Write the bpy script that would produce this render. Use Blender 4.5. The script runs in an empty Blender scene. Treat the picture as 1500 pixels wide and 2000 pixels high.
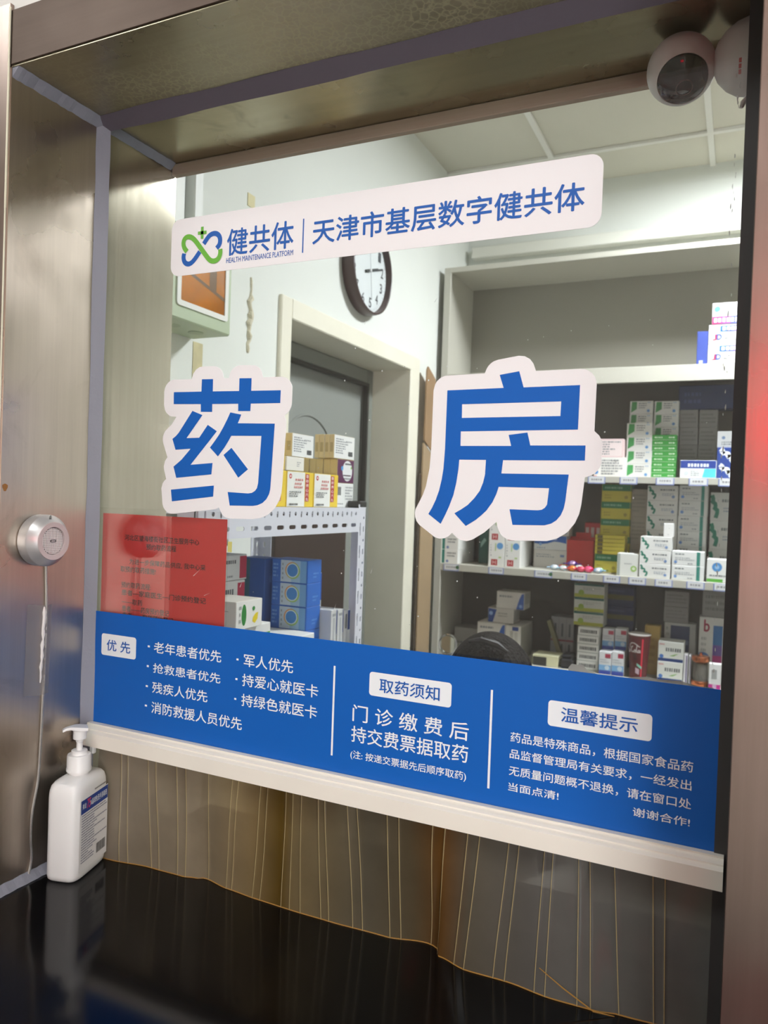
import bpy, bmesh, math, random
from mathutils import Vector, Matrix
from mathutils.geometry import tessellate_polygon
random.seed(7)
SC = bpy.context.scene
COL = SC.collection
PI = math.pi

# ------------------------------------------------------------------ camera, world, exposure
CAM = Vector((0.0, -0.82, 1.55))
cam_d = bpy.data.cameras.new('camera')
cam = bpy.data.objects.new('camera', cam_d)
COL.objects.link(cam)
yaw, pitch, roll = math.radians(25.151), math.radians(-0.977), math.radians(2.0012)
fwd = Vector((-math.sin(yaw) * math.cos(pitch), math.cos(yaw) * math.cos(pitch), math.sin(pitch)))
rgt0 = Vector((math.cos(yaw), math.sin(yaw), 0))
up0 = rgt0.cross(fwd)
rgt = math.cos(roll) * rgt0 + math.sin(roll) * up0
upv = -math.sin(roll) * rgt0 + math.cos(roll) * up0
cam.matrix_world = Matrix(((rgt.x, upv.x, -fwd.x, CAM.x), (rgt.y, upv.y, -fwd.y, CAM.y), (rgt.z, upv.z, -fwd.z, CAM.z), (0, 0, 0, 1)))
cam_d.sensor_fit = 'VERTICAL'
cam_d.sensor_height = 36.0
cam_d.lens = 36.0 * 1481.2 / 2000.0
cam_d.clip_start = 0.01
cam_d.dof.use_dof = True
cam_d.dof.focus_distance = 0.95
cam_d.dof.aperture_fstop = 9.0
SC.camera = cam

wd = bpy.data.worlds.new('world')
SC.world = wd
wd.use_nodes = True
wd.node_tree.nodes['Background'].inputs[0].default_value = (0.9, 0.95, 1, 1)
wd.node_tree.nodes['Background'].inputs[1].default_value = 0.15

SC.view_settings.view_transform = 'Standard'
SC.view_settings.look = 'None'
SC.view_settings.gamma = 1.0
SC.view_settings.use_curve_mapping = False
SC.view_settings.exposure = 0.0
try:
    SC.cycles.max_bounces = 8
    SC.cycles.transparent_max_bounces = 16
    SC.cycles.caustics_reflective = False
    SC.cycles.caustics_refractive = False
    SC.cycles.sample_clamp_indirect = 4.0
    SC.cycles.use_denoising = True
except Exception:
    pass

# light strengths (ceiling panels of the pharmacy, ceiling panels of the hall, red LED display of the hall)
PHARMACY_LIGHT, PHARMACY_TINT = 160.0, (0.95, 0.985, 1.02)
HALL_LIGHT, HALL_TINT = 11.6, (0.95, 1.0, 1.0)
LED_LIGHT = 7.0
# glow of the unseen hall window, added as a frontal fill
FILL_LIGHT, FILL_TINT = 7.2, (0.98, 1.0, 1.02)

BANNER_TEXT = [('t1', '优 先', -0.8171, -0.7729, 1.3186, 1.3346), ('a', '老年患者优先', -0.7302, -0.6151, 1.3255, 1.3409), ('dot', '', -0.7413, -0.7375, 1.3317, 1.3344), ('a', '抢救患者优先', -0.7305, -0.6154, 1.2975, 1.311), ('dot', '', -0.7421, -0.7383, 1.304, 1.3067), ('a', '残疾人优先', -0.7311, -0.6357, 1.2694, 1.2849), ('dot', '', -0.7429, -0.739, 1.2759, 1.2785), ('a', '消防救援人员优先', -0.7315, -0.5788, 1.2411, 1.2571), ('dot', '', -0.7434, -0.7395, 1.2485, 1.251), ('a', '军人优先', -0.5787, -0.5035, 1.3256, 1.3417), ('dot', '', -0.5906, -0.5872, 1.3319, 1.3344), ('a', '持爱心就医卡', -0.5804, -0.4659, 1.2996, 1.3157), ('dot', '', -0.5912, -0.5879, 1.3059, 1.3084), ('a', '持绿色就医卡', -0.5807, -0.4666, 1.2734, 1.2894), ('dot', '', -0.5921, -0.5888, 1.2797, 1.2821), ('t2', '取药须知', -0.3819, -0.3053, 1.3192, 1.3358), ('b', '门 诊 缴 费 后', -0.4168, -0.2688, 1.2792, 1.2994), ('b', '持交费票据取药', -0.4177, -0.2686, 1.2539, 1.2736), ('b', '(注: 按递交票据先后顺序取药)', -0.4179, -0.2699, 1.2323, 1.2437), ('t3', '温馨提示', -0.1656, -0.0872, 1.3179, 1.3336), ('c', '药品是特殊商品，根据国家食品药', -0.2201, -0.0329, 1.2867, 1.2979), ('c', '品监督管理局有关要求，一经发出', -0.2202, -0.0336, 1.2685, 1.279), ('c', '无质量问题概不退换，请在窗口处', -0.2204, -0.0332, 1.2496, 1.2602), ('c', '当面点清!', -0.2205, -0.1651, 1.2325, 1.2417), ('c', '谢谢合作!', -0.0884, -0.0337, 1.232, 1.2411), ('s1', '健共体', -0.6264, -0.524, 1.8635, 1.8979), ('s2', 'HEALTH MAINTENANCE PLATFORM', -0.627, -0.5236, 1.854, 1.8616), ('s3', '天津市基层数字健共体', -0.4957, -0.1625, 1.8639, 1.8943)]
TAGS = [(-0.8276, -0.7625, 1.3114, 1.3424), (-0.3957, -0.2909, 1.3137, 1.3422), (-0.1798, -0.0731, 1.3115, 1.3392)]
DIVIDERS = [(-0.4443, -0.4435, 1.232, 1.3429), (-0.2445, -0.2421, 1.2302, 1.3411)]
SIGN_DIVIDER = (-0.5105, -0.5088, 1.8553, 1.8979)
SIGN_RECT = (-0.7208, -0.144, 1.8446, 1.9218)
POSTER_TEXT = [('河北区望海楼街社区卫生服务中心', -0.8007, -0.6668, 1.4797, 1.4843), ('预约取药流程', -0.76, -0.7065, 1.4672, 1.4737), ('为进一步保障药品供应, 我中心采', -0.7906, -0.6548, 1.4459, 1.4495), ('取预约取药措施!', -0.807, -0.7415, 1.4339, 1.4386), ('预约取药流程:', -0.8047, -0.7495, 1.4111, 1.4161), ('患者—家庭医生—门诊预约登记', -0.8038, -0.6525, 1.4009, 1.4046), ('——取药', -0.8029, -0.7647, 1.3878, 1.3918), ('患者——药房预约登记', -0.8022, -0.7155, 1.3772, 1.3821), ('患者——取药预约登记', -0.8011, -0.7073, 1.3684, 1.3715)]
POSTER_RED = (-0.8439, -0.6213, 1.352, 1.5153)
POSTER_SLEEVE = (-0.8508, -0.6163, 1.34, 1.5237)
GLYPH_YAO = [[(-0.7085, 1.6863), (-0.6614, 1.6858), (-0.6612, 1.7023), (-0.6427, 1.7019), (-0.6425, 1.6855), (-0.5999, 1.6848), (-0.5999, 1.7014), (-0.5808, 1.7009), (-0.5807, 1.6845), (-0.5353, 1.6839), (-0.5356, 1.6677), (-0.5808, 1.6679), (-0.5811, 1.6583), (-0.6004, 1.6585), (-0.6006, 1.6682), (-0.6428, 1.6687), (-0.6426, 1.6582), (-0.6614, 1.6586), (-0.6618, 1.6691), (-0.7082, 1.67)], [(-0.6756, 1.6601), (-0.6585, 1.6542), (-0.6843, 1.6233), (-0.6628, 1.6238), (-0.6491, 1.641), (-0.6338, 1.6324), (-0.6761, 1.5872), (-0.6393, 1.5901), (-0.6406, 1.5749), (-0.6999, 1.5691), (-0.7053, 1.5844), (-0.6996, 1.5883), (-0.6918, 1.594), (-0.6766, 1.609), (-0.7026, 1.6075), (-0.7086, 1.6224), (-0.7028, 1.6261), (-0.6977, 1.631), (-0.6918, 1.6387)], [(-0.7086, 1.5527), (-0.6359, 1.5601), (-0.6366, 1.5454), (-0.7062, 1.5367)], [(-0.6128, 1.657), (-0.5952, 1.6539), (-0.6003, 1.6426), (-0.5428, 1.6415), (-0.5461, 1.5638), (-0.5465, 1.5572), (-0.548, 1.5513), (-0.5519, 1.5446), (-0.5577, 1.5395), (-0.5655, 1.5363), (-0.5727, 1.5352), (-0.6091, 1.5344), (-0.6131, 1.5521), (-0.5805, 1.5511), (-0.5749, 1.552), (-0.5702, 1.5545), (-0.567, 1.5583), (-0.5654, 1.5647), (-0.5626, 1.6259), (-0.6101, 1.6263), (-0.6145, 1.6193), (-0.6205, 1.6109), (-0.6307, 1.5989), (-0.6443, 1.6106), (-0.6359, 1.6204), (-0.6295, 1.6283), (-0.6232, 1.6381), (-0.6177, 1.6475)], [(-0.6092, 1.6104), (-0.5819, 1.5825), (-0.5969, 1.5714), (-0.6217, 1.6008)]]
GLYPH_FANG = [[(-0.248, 1.6925), (-0.2259, 1.6957), (-0.2204, 1.6778), (-0.1593, 1.6784), (-0.1597, 1.6311), (-0.2913, 1.63), (-0.291, 1.6135), (-0.2319, 1.6136), (-0.2352, 1.6257), (-0.2142, 1.6283), (-0.2105, 1.6141), (-0.1511, 1.6142), (-0.1512, 1.5982), (-0.2405, 1.5978), (-0.2418, 1.583), (-0.1676, 1.5831), (-0.1701, 1.5545), (-0.1715, 1.5465), (-0.1744, 1.5393), (-0.1789, 1.5336), (-0.1845, 1.5298), (-0.1917, 1.5276), (-0.227, 1.5265), (-0.2311, 1.5436), (-0.1996, 1.5436), (-0.1952, 1.5444), (-0.192, 1.5465), (-0.1896, 1.5502), (-0.1889, 1.5582), (-0.1881, 1.568), (-0.2444, 1.5681), (-0.2467, 1.5601), (-0.251, 1.5506), (-0.2576, 1.5411), (-0.2636, 1.5353), (-0.2697, 1.5301), (-0.2812, 1.5227), (-0.2954, 1.5366), (-0.2876, 1.5412), (-0.2798, 1.5466), (-0.2722, 1.5546), (-0.2662, 1.563), (-0.2627, 1.5721), (-0.2607, 1.5814), (-0.2602, 1.5979), (-0.2918, 1.5979), (-0.2925, 1.5869), (-0.2944, 1.5717), (-0.2975, 1.5571), (-0.3022, 1.544), (-0.3067, 1.5339), (-0.3117, 1.5238), (-0.3273, 1.5346), (-0.3231, 1.5417), (-0.3188, 1.5511), (-0.3151, 1.562), (-0.3123, 1.5751), (-0.3107, 1.5867), (-0.3096, 1.6097), (-0.3093, 1.6771), (-0.2429, 1.6779)]]
FANG_HOLE = [(-0.2909, 1.6608), (-0.1786, 1.6615), (-0.1789, 1.6458), (-0.2906, 1.6453)]
EDGE_YAO = [(-0.6148, 1.5182), (-0.6188, 1.5202), (-0.6218, 1.5228), (-0.6268, 1.5313), (-0.6298, 1.5296), (-0.6338, 1.5284), (-0.7038, 1.5197), (-0.7088, 1.5197), (-0.7138, 1.5213), (-0.718, 1.5242), (-0.7212, 1.5282), (-0.723, 1.5332), (-0.7257, 1.5542), (-0.7236, 1.5612), (-0.7208, 1.5648), (-0.7178, 1.5672), (-0.722, 1.5802), (-0.7225, 1.5852), (-0.7208, 1.5918), (-0.7168, 1.5972), (-0.725, 1.6172), (-0.7258, 1.6212), (-0.7256, 1.6252), (-0.7244, 1.6292), (-0.7218, 1.6334), (-0.7109, 1.6422), (-0.7032, 1.6522), (-0.7038, 1.6527), (-0.7118, 1.6532), (-0.7158, 1.6546), (-0.7207, 1.6582), (-0.7235, 1.6622), (-0.7254, 1.6692), (-0.7257, 1.6872), (-0.7247, 1.6922), (-0.7226, 1.6962), (-0.7199, 1.6992), (-0.7168, 1.7014), (-0.7128, 1.703), (-0.7088, 1.7035), (-0.6788, 1.7032), (-0.6765, 1.7102), (-0.6718, 1.7158), (-0.6658, 1.7189), (-0.6578, 1.7194), (-0.6408, 1.719), (-0.6348, 1.7172), (-0.6318, 1.7152), (-0.6289, 1.7122), (-0.6267, 1.7082), (-0.6255, 1.7032), (-0.6238, 1.7024), (-0.6178, 1.7023), (-0.617, 1.7032), (-0.6157, 1.7082), (-0.6133, 1.7122), (-0.6098, 1.7155), (-0.6048, 1.7179), (-0.5998, 1.7186), (-0.5768, 1.7176), (-0.5718, 1.7156), (-0.5678, 1.7122), (-0.5652, 1.7082), (-0.5636, 1.7022), (-0.5628, 1.7015), (-0.5348, 1.7011), (-0.5298, 1.7002), (-0.5258, 1.6982), (-0.5223, 1.6952), (-0.5197, 1.6912), (-0.5184, 1.6872), (-0.5184, 1.6672), (-0.519, 1.6632), (-0.522, 1.6572), (-0.5248, 1.6543), (-0.5282, 1.6522), (-0.5286, 1.6512), (-0.5263, 1.6462), (-0.5256, 1.6412), (-0.5289, 1.5632), (-0.5298, 1.5532), (-0.5316, 1.5462), (-0.5334, 1.5422), (-0.5388, 1.5335), (-0.5468, 1.5262), (-0.5508, 1.5237), (-0.5608, 1.5198), (-0.5728, 1.518), (-0.6088, 1.5172)]
EDGE_FANG = [(-0.2865, 1.5063), (-0.2909, 1.5085), (-0.2975, 1.5141), (-0.3015, 1.51), (-0.3065, 1.5074), (-0.3125, 1.5066), (-0.3185, 1.508), (-0.3385, 1.5215), (-0.3419, 1.5255), (-0.344, 1.5305), (-0.3445, 1.5355), (-0.3438, 1.5395), (-0.3352, 1.5565), (-0.3317, 1.5665), (-0.328, 1.5875), (-0.3268, 1.6105), (-0.3265, 1.6775), (-0.3248, 1.6845), (-0.3225, 1.6881), (-0.3195, 1.6909), (-0.3165, 1.6927), (-0.3125, 1.694), (-0.2655, 1.6949), (-0.2635, 1.6999), (-0.2615, 1.7032), (-0.2585, 1.7061), (-0.2555, 1.708), (-0.2506, 1.7095), (-0.2275, 1.7128), (-0.2205, 1.712), (-0.2145, 1.7086), (-0.2106, 1.7035), (-0.2075, 1.6952), (-0.1945, 1.6953), (-0.1595, 1.6956), (-0.1555, 1.6952), (-0.1511, 1.6935), (-0.1471, 1.6905), (-0.1441, 1.6865), (-0.1426, 1.6825), (-0.1421, 1.6785), (-0.1426, 1.6295), (-0.1373, 1.6245), (-0.1344, 1.6185), (-0.1339, 1.6145), (-0.1341, 1.5965), (-0.1358, 1.5905), (-0.1395, 1.5856), (-0.1442, 1.5825), (-0.1506, 1.5805), (-0.1532, 1.5515), (-0.155, 1.5415), (-0.1591, 1.5315), (-0.1658, 1.5225), (-0.1691, 1.5195), (-0.1775, 1.5141), (-0.1885, 1.5107), (-0.2265, 1.5093), (-0.2325, 1.5102), (-0.2375, 1.5129), (-0.241, 1.5165), (-0.2431, 1.5205), (-0.2455, 1.5289), (-0.2592, 1.5165), (-0.2732, 1.5075), (-0.2795, 1.5056)]
LOGO_GREEN = [(-0.693, 1.8763), (-0.6976, 1.8815), (-0.6996, 1.8869), (-0.6989, 1.8923), (-0.6954, 1.8958), (-0.6899, 1.8962), (-0.6843, 1.8939), (-0.6786, 1.889), (-0.6701, 1.8789), (-0.6607, 1.8679), (-0.6551, 1.8616), (-0.65, 1.8589), (-0.6443, 1.8589), (-0.6398, 1.8614), (-0.6375, 1.8655), (-0.6368, 1.8696), (-0.6373, 1.8737)]
LOGO_BLUE_A = [(-0.6435, 1.8756), (-0.6389, 1.8797), (-0.6378, 1.8854), (-0.6394, 1.8912), (-0.6439, 1.895), (-0.6493, 1.8959), (-0.6546, 1.8946), (-0.6589, 1.8913), (-0.6652, 1.8837)]
LOGO_BLUE_B = [(-0.6713, 1.874), (-0.6755, 1.8693), (-0.6804, 1.8638), (-0.6854, 1.86), (-0.6908, 1.8589), (-0.6959, 1.8613), (-0.6984, 1.8655), (-0.699, 1.8704), (-0.6979, 1.8742)]
LOGO_PLUS = (-0.668, 1.8988)
FOLDS = [-0.779, -0.765, -0.727, -0.714, -0.683, -0.67, -0.638, -0.603, -0.594, -0.559, -0.547, -0.514, -0.501, -0.485, -0.455, -0.444, -0.411, -0.398, -0.362, -0.349, -0.313, -0.3, -0.276, -0.263, -0.229, -0.216, -0.182, -0.17, -0.136, -0.122, -0.094, -0.06, -0.05]
CABINET_BOXES = [
 ('a1', 'navyspine', -0.1741, -0.1364, 2.102, 0.1267, 2.3, 0.1, 1, 'dark blue narrow box standing on the top shelf', 'boxes on the top shelf'),
 ('a2', 'jd', -0.1351, 0.0084, 2.102, 0.0748, 2.3, 0.1, 2, 'white box with red and blue initials, {o} of two on the top shelf', 'boxes on the top shelf'),
 ('a3', 'gradband', -0.1254, 0.0039, 2.2521, 0.0795, 2.3, 0.1, 1, 'white box with a pink to blue band, on top of the top shelf pair', 'boxes on the top shelf'),
 ('b1', 'pinktext', -0.5736, -0.4359, 1.7519, 0.075, 2.36, 0.09, 1, 'pale pink medicine box lying on the red and white one', 'boxes on the second shelf'),
 ('b0', 'redtext', -0.55, -0.4249, 1.672, 0.08, 2.36, 0.09, 1, 'white medicine box with a red end under the pale pink box', 'boxes on the second shelf'),
 ('b2', 'leaf', -0.431, -0.332, 1.672, 0.0556, 2.4, 0.06, 4, 'white box with a green leaf panel, {o} of the bright front stack', 'green leaf boxes on the second shelf'),
 ('b3', 'green', -0.3311, -0.2385, 1.672, 0.0218, 2.4, 0.06, 8, 'thin green end box, {o} of the green stack', 'thin green boxes on the second shelf'),
 ('b4', 'leaf', -0.4358, -0.344, 1.672, 0.0541, 2.5, 0.09, 6, 'white green leaf box in shadow, {o} of the left rear stack', 'green leaf boxes on the second shelf'),
 ('b5', 'leaf', -0.3379, -0.2426, 1.672, 0.0537, 2.5, 0.09, 6, 'white green leaf box in shadow, {o} of the right rear stack', 'green leaf boxes on the second shelf'),
 ('b6', 'navyblue', -0.2197, -0.0897, 1.672, 0.0702, 2.35, 0.09, 1, 'navy topped white box with a cyan patch', 'boxes on the second shelf'),
 ('b7', 'navysquig', -0.0888, 0.0208, 1.672, 0.12, 2.35, 0.09, 1, 'navy box with a white squiggle next to the window edge', 'boxes on the second shelf'),
 ('b8', 'greytext', -0.0908, 0.0173, 1.7924, 0.0627, 2.36, 0.09, 1, 'grey printed box on top of the navy squiggle box', 'boxes on the second shelf'),
 ('b9', 'dimtext', -0.2402, -0.1698, 1.672, 0.0722, 2.53, 0.07, 4, 'dim grey box behind the cyan patch box, {o} in the left column', 'dim boxes at the back of the second shelf'),  # white boxes in shelf shadow, the shade put into their grey
 ('b10', 'dimtext', -0.1659, -0.0969, 1.672, 0.0718, 2.53, 0.07, 4, 'dim grey box behind the cyan patch box, {o} in the right column', 'dim boxes at the back of the second shelf'),  # same painted shade on the second column of white boxes
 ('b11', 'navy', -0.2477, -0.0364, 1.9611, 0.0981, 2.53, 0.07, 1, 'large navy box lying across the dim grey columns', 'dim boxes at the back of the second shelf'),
 ('c1', 'tealL', -1.1847, -1.1018, 1.28, 0.0604, 2.295, 0.22, 3, 'white box with a teal stripe, {o} of the stack at the cabinet side', 'teal stripe boxes on the third shelf'),
 ('c2', 'darkgreen', -1.0484, -1.0059, 1.28, 0.228, 2.42, 0.1, 1, 'dark green box standing behind the red square boxes', 'boxes on the third shelf'),
 ('c3', 'redsq', -0.9639, -0.8956, 1.28, 0.1083, 2.295, 0.2, 2, 'white box with a small red square, {o} of the left column', 'red square boxes on the third shelf'),
 ('c4', 'redsq', -0.8934, -0.8263, 1.28, 0.1098, 2.295, 0.2, 2, 'white box with a small red square, {o} of the right column', 'red square boxes on the third shelf'),
 ('c5', 'plaintext', -0.8053, -0.662, 1.28, 0.0763, 2.44, 0.08, 1, 'grey white box under the blue banded box', 'boxes on the third shelf'),
 ('c6', 'blueban', -0.8057, -0.6646, 1.3567, 0.0613, 2.44, 0.08, 1, 'white box with a wavy blue band', 'boxes on the third shelf'),
 ('c7', 'plaintext', -0.7723, -0.658, 1.4184, 0.0533, 2.45, 0.07, 1, 'small pale box on top of the wavy blue box', 'boxes on the third shelf'),
 ('c9', 'redrows', -0.6058, -0.5368, 1.28, 0.1993, 2.52, 0.08, 1, 'small red box with white columns behind the red display carton', 'boxes on the third shelf'),
 ('c10', 'yellowgreen', -0.5368, -0.4175, 1.28, 0.0733, 2.5, 0.1, 5, 'yellow and green box, {o} of the tall rear stack', 'yellow and green boxes on the third shelf'),
 ('c11', 'yellowgreen', -0.5396, -0.4475, 1.28, 0.0756, 2.4, 0.09, 1, 'bright yellow box with a green top, beside the sweets', 'yellow and green boxes on the third shelf'),
 ('c12', 'yellowthin', -0.5378, -0.4201, 1.356, 0.0158, 2.385, 0.09, 5, 'thin yellow packet, {o} of the packets on the bright yellow box', 'thin yellow packets'),
 ('c13', 'beige', -0.4209, -0.353, 1.28, 0.1167, 2.53, 0.08, 3, 'dull beige box, {o} of the stack between yellow and squiggle boxes', 'dull beige boxes on the third shelf'),
 ('c14', 'squig', -0.3469, -0.2292, 1.28, 0.0608, 2.45, 0.09, 6, 'white box with a green squiggle in shadow, {o} of the rear stack', 'green squiggle boxes on the third shelf'),
 ('c15', 'squig', -0.3505, -0.2359, 1.28, 0.0537, 2.295, 0.09, 3, 'bright white box with a green squiggle, {o} of the front three', 'green squiggle boxes on the third shelf'),
 ('c16', 'whitesmall', -0.2672, -0.23, 1.4415, 0.0533, 2.31, 0.04, 1, 'small plain white box on top of the bright squiggle boxes', 'boxes on the third shelf'),
 ('c17', 'tealR', -0.2254, -0.1191, 1.28, 0.0613, 2.45, 0.09, 6, 'shadowed white box with teal end stripe, {o} of the rear stack', 'teal end boxes on the third shelf'),
 ('c18', 'tealR', -0.2308, -0.1165, 1.28, 0.0553, 2.295, 0.09, 2, 'bright white box with a teal end stripe, {o} of the front pair', 'teal end boxes on the third shelf'),
 ('c19', 'bluecirc', -0.1069, -0.0018, 1.28, 0.0872, 2.295, 0.09, 1, 'white box with a blue circle and green base stripe', 'boxes on the third shelf'),
 ('c20', 'greencirc', -0.4351, -0.3537, 1.28, 0.0889, 2.3, 0.07, 1, 'white box with a green ring logo in front of the beige stack', 'boxes on the third shelf'),
 ('c21', 'squig', -0.1106, -0.0089, 1.28, 0.1147, 2.53, 0.08, 3, 'dark shadowed box at the far end, {o} of its stack', 'boxes on the third shelf'),
 ('d1', 'greymed', -1.1603, -1.0532, 0.875, 0.1045, 2.45, 0.12, 1, 'grey carton at the bottom left behind the head', 'boxes on the bottom shelf'),
 ('d2', 'bluecorner', -1.0223, -0.8982, 0.875, 0.0773, 2.36, 0.16, 2, 'white carton with a blue corner, {o} of the pair behind the head', 'blue corner cartons on the bottom shelf'),
 ('d3', 'packs', -0.8954, -0.8282, 0.875, 0.1513, 2.36, 0.2, 1, 'tall white carton with striped side, right of the blue corner pair', 'boxes on the bottom shelf'),
 ('d4', 'bluecornerL', -0.9823, -0.868, 1.03, 0.0633, 2.38, 0.1, 1, 'pale carton with blue left corner resting on the blue corner pair', 'blue corner cartons on the bottom shelf'),
 ('d5', 'bluecorner', -0.9457, -0.8235, 1.0937, 0.0744, 2.38, 0.1, 1, 'topmost carton with a blue swoosh corner', 'blue corner cartons on the bottom shelf'),
 ('d6', 'vertical', -0.7312, -0.6316, 0.875, 0.1888, 2.5, 0.08, 1, 'white box with upright bars and a dark red line', 'boxes on the bottom shelf'),
 ('d7', 'flatyellow', -0.7684, -0.6612, 0.875, 0.0448, 2.34, 0.1, 1, 'flat cream packet with a dark side lying on the bottom shelf', 'boxes on the bottom shelf'),
 ('d8', 'blackdash', -0.5914, -0.5047, 0.875, 0.0352, 2.37, 0.08, 5, 'flat white box with a bold black line of print, {o} of five', 'black print boxes on the bottom shelf'),
 ('d9', 'greenwhite', -0.6164, -0.4935, 1.0513, 0.0588, 2.4, 0.09, 3, 'white box with green and yellow stripes, {o} of the three above the black print boxes', 'green stripe boxes on the bottom shelf'),
 ('d10', 'navyred', -0.494, -0.4461, 0.875, 0.091, 2.325, 0.045, 1, 'small white and light blue box, left of the front pair', 'small white and blue boxes'),
 ('d11', 'navyred', -0.4441, -0.3968, 0.875, 0.0968, 2.325, 0.045, 1, 'small white and light blue box, right of the front pair', 'small white and blue boxes'),
 ('d12', 'navyred', -0.4965, -0.4496, 0.875, 0.0866, 2.4, 0.05, 2, 'shadowed white and blue box, {o} of the left rear column', 'small white and blue boxes'),
 ('d13', 'navyred', -0.4466, -0.4003, 0.875, 0.0892, 2.4, 0.05, 2, 'shadowed white and blue box, {o} of the right rear column', 'small white and blue boxes'),
 ('d14', 'navydim', -0.5058, -0.3907, 0.875, 0.0844, 2.52, 0.08, 4, 'dark navy box at the back, {o} of the stack behind the cola cup', 'navy boxes at the back'),
 ('d15', 'gold', -0.3331, -0.2742, 0.875, 0.1992, 2.43, 0.05, 1, 'tall gold carton standing behind the cola cup', 'boxes on the bottom shelf'),
 ('d16', 'navyband', -0.272, -0.1786, 0.875, 0.0781, 2.335, 0.09, 2, 'white box with a navy base band and green leaf, {o} of the pair', 'navy base band boxes'),
 ('d17', 'navyblock', -0.2619, -0.1422, 0.875, 0.2146, 2.47, 0.08, 1, 'white carton with a dark navy block behind the green leaf boxes', 'boxes on the bottom shelf'),
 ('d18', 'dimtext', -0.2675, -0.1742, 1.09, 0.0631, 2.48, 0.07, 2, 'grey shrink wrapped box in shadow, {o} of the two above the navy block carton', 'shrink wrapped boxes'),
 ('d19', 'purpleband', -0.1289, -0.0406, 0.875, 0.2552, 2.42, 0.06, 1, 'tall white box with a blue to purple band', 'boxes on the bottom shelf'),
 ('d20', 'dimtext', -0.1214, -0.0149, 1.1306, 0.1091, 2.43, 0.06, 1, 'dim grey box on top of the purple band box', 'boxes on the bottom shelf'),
 ('d21', 'whitepink', -0.0844, -0.0421, 0.875, 0.0965, 2.3, 0.035, 1, 'small white box with a magenta base at the window edge', 'boxes on the bottom shelf'),
 ('d22', 'whitebar', -0.1758, -0.1611, 0.875, 0.1148, 2.335, 0.05, 1, 'narrow white packet with a purple stripe, left of the copper jar', 'narrow packets'),
 ('d23', 'whitebar', -0.1573, -0.15, 0.875, 0.1126, 2.335, 0.05, 1, 'narrowest white packet, touching the copper jar', 'narrow packets'),
]
# ------------------------------------------------------------------ helpers
def srgb(c):
    if isinstance(c, str):
        c = tuple(int(c[i:i + 2], 16) / 255 for i in (0, 2, 4))
    return tuple((v / 12.92 if v <= 0.04045 else ((v + 0.055) / 1.055) ** 2.4) for v in c) + (1.0,)

MATS = {}
def mat(key, color, rough=0.55, metal=0.0, spec=0.5, bump=0.0, bscale=60.0, emit=0.0, trans=0.0, var=0.0, vscale=8.0):
    if key in MATS:
        return MATS[key]
    m = bpy.data.materials.new(key)
    m.use_nodes = True
    nt = m.node_tree
    b = nt.nodes['Principled BSDF']
    c = srgb(color)
    b.inputs['Base Color'].default_value = c
    b.inputs['Roughness'].default_value = rough
    b.inputs['Metallic'].default_value = metal
    b.inputs['Specular IOR Level'].default_value = spec
    if trans:
        b.inputs['Transmission Weight'].default_value = trans
    if emit:
        b.inputs['Emission Color'].default_value = c
        b.inputs['Emission Strength'].default_value = emit
    if bump or var:
        tc = nt.nodes.new('ShaderNodeTexCoord')
    if bump:
        n = nt.nodes.new('ShaderNodeTexNoise'); n.inputs['Scale'].default_value = bscale; n.inputs['Detail'].default_value = 4
        bp = nt.nodes.new('ShaderNodeBump'); bp.inputs['Strength'].default_value = bump; bp.inputs['Distance'].default_value = 0.01
        nt.links.new(tc.outputs['Object'], n.inputs['Vector']); nt.links.new(n.outputs['Fac'], bp.inputs['Height']); nt.links.new(bp.outputs['Normal'], b.inputs['Normal'])
    if var:
        n2 = nt.nodes.new('ShaderNodeTexNoise'); n2.inputs['Scale'].default_value = vscale; n2.inputs['Detail'].default_value = 5
        r = nt.nodes.new('ShaderNodeValToRGB')
        r.color_ramp.elements[0].position = 0.3; r.color_ramp.elements[1].position = 0.75
        r.color_ramp.elements[0].color = tuple(v * (1 - var) for v in c[:3]) + (1,)
        r.color_ramp.elements[1].color = c
        nt.links.new(tc.outputs['Object'], n2.inputs['Vector']); nt.links.new(n2.outputs['Fac'], r.inputs['Fac']); nt.links.new(r.outputs['Color'], b.inputs['Base Color'])
    MATS[key] = m
    return m

def paper(hexc):
    return mat('paper_' + hexc, hexc, rough=0.45, spec=0.35)

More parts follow.
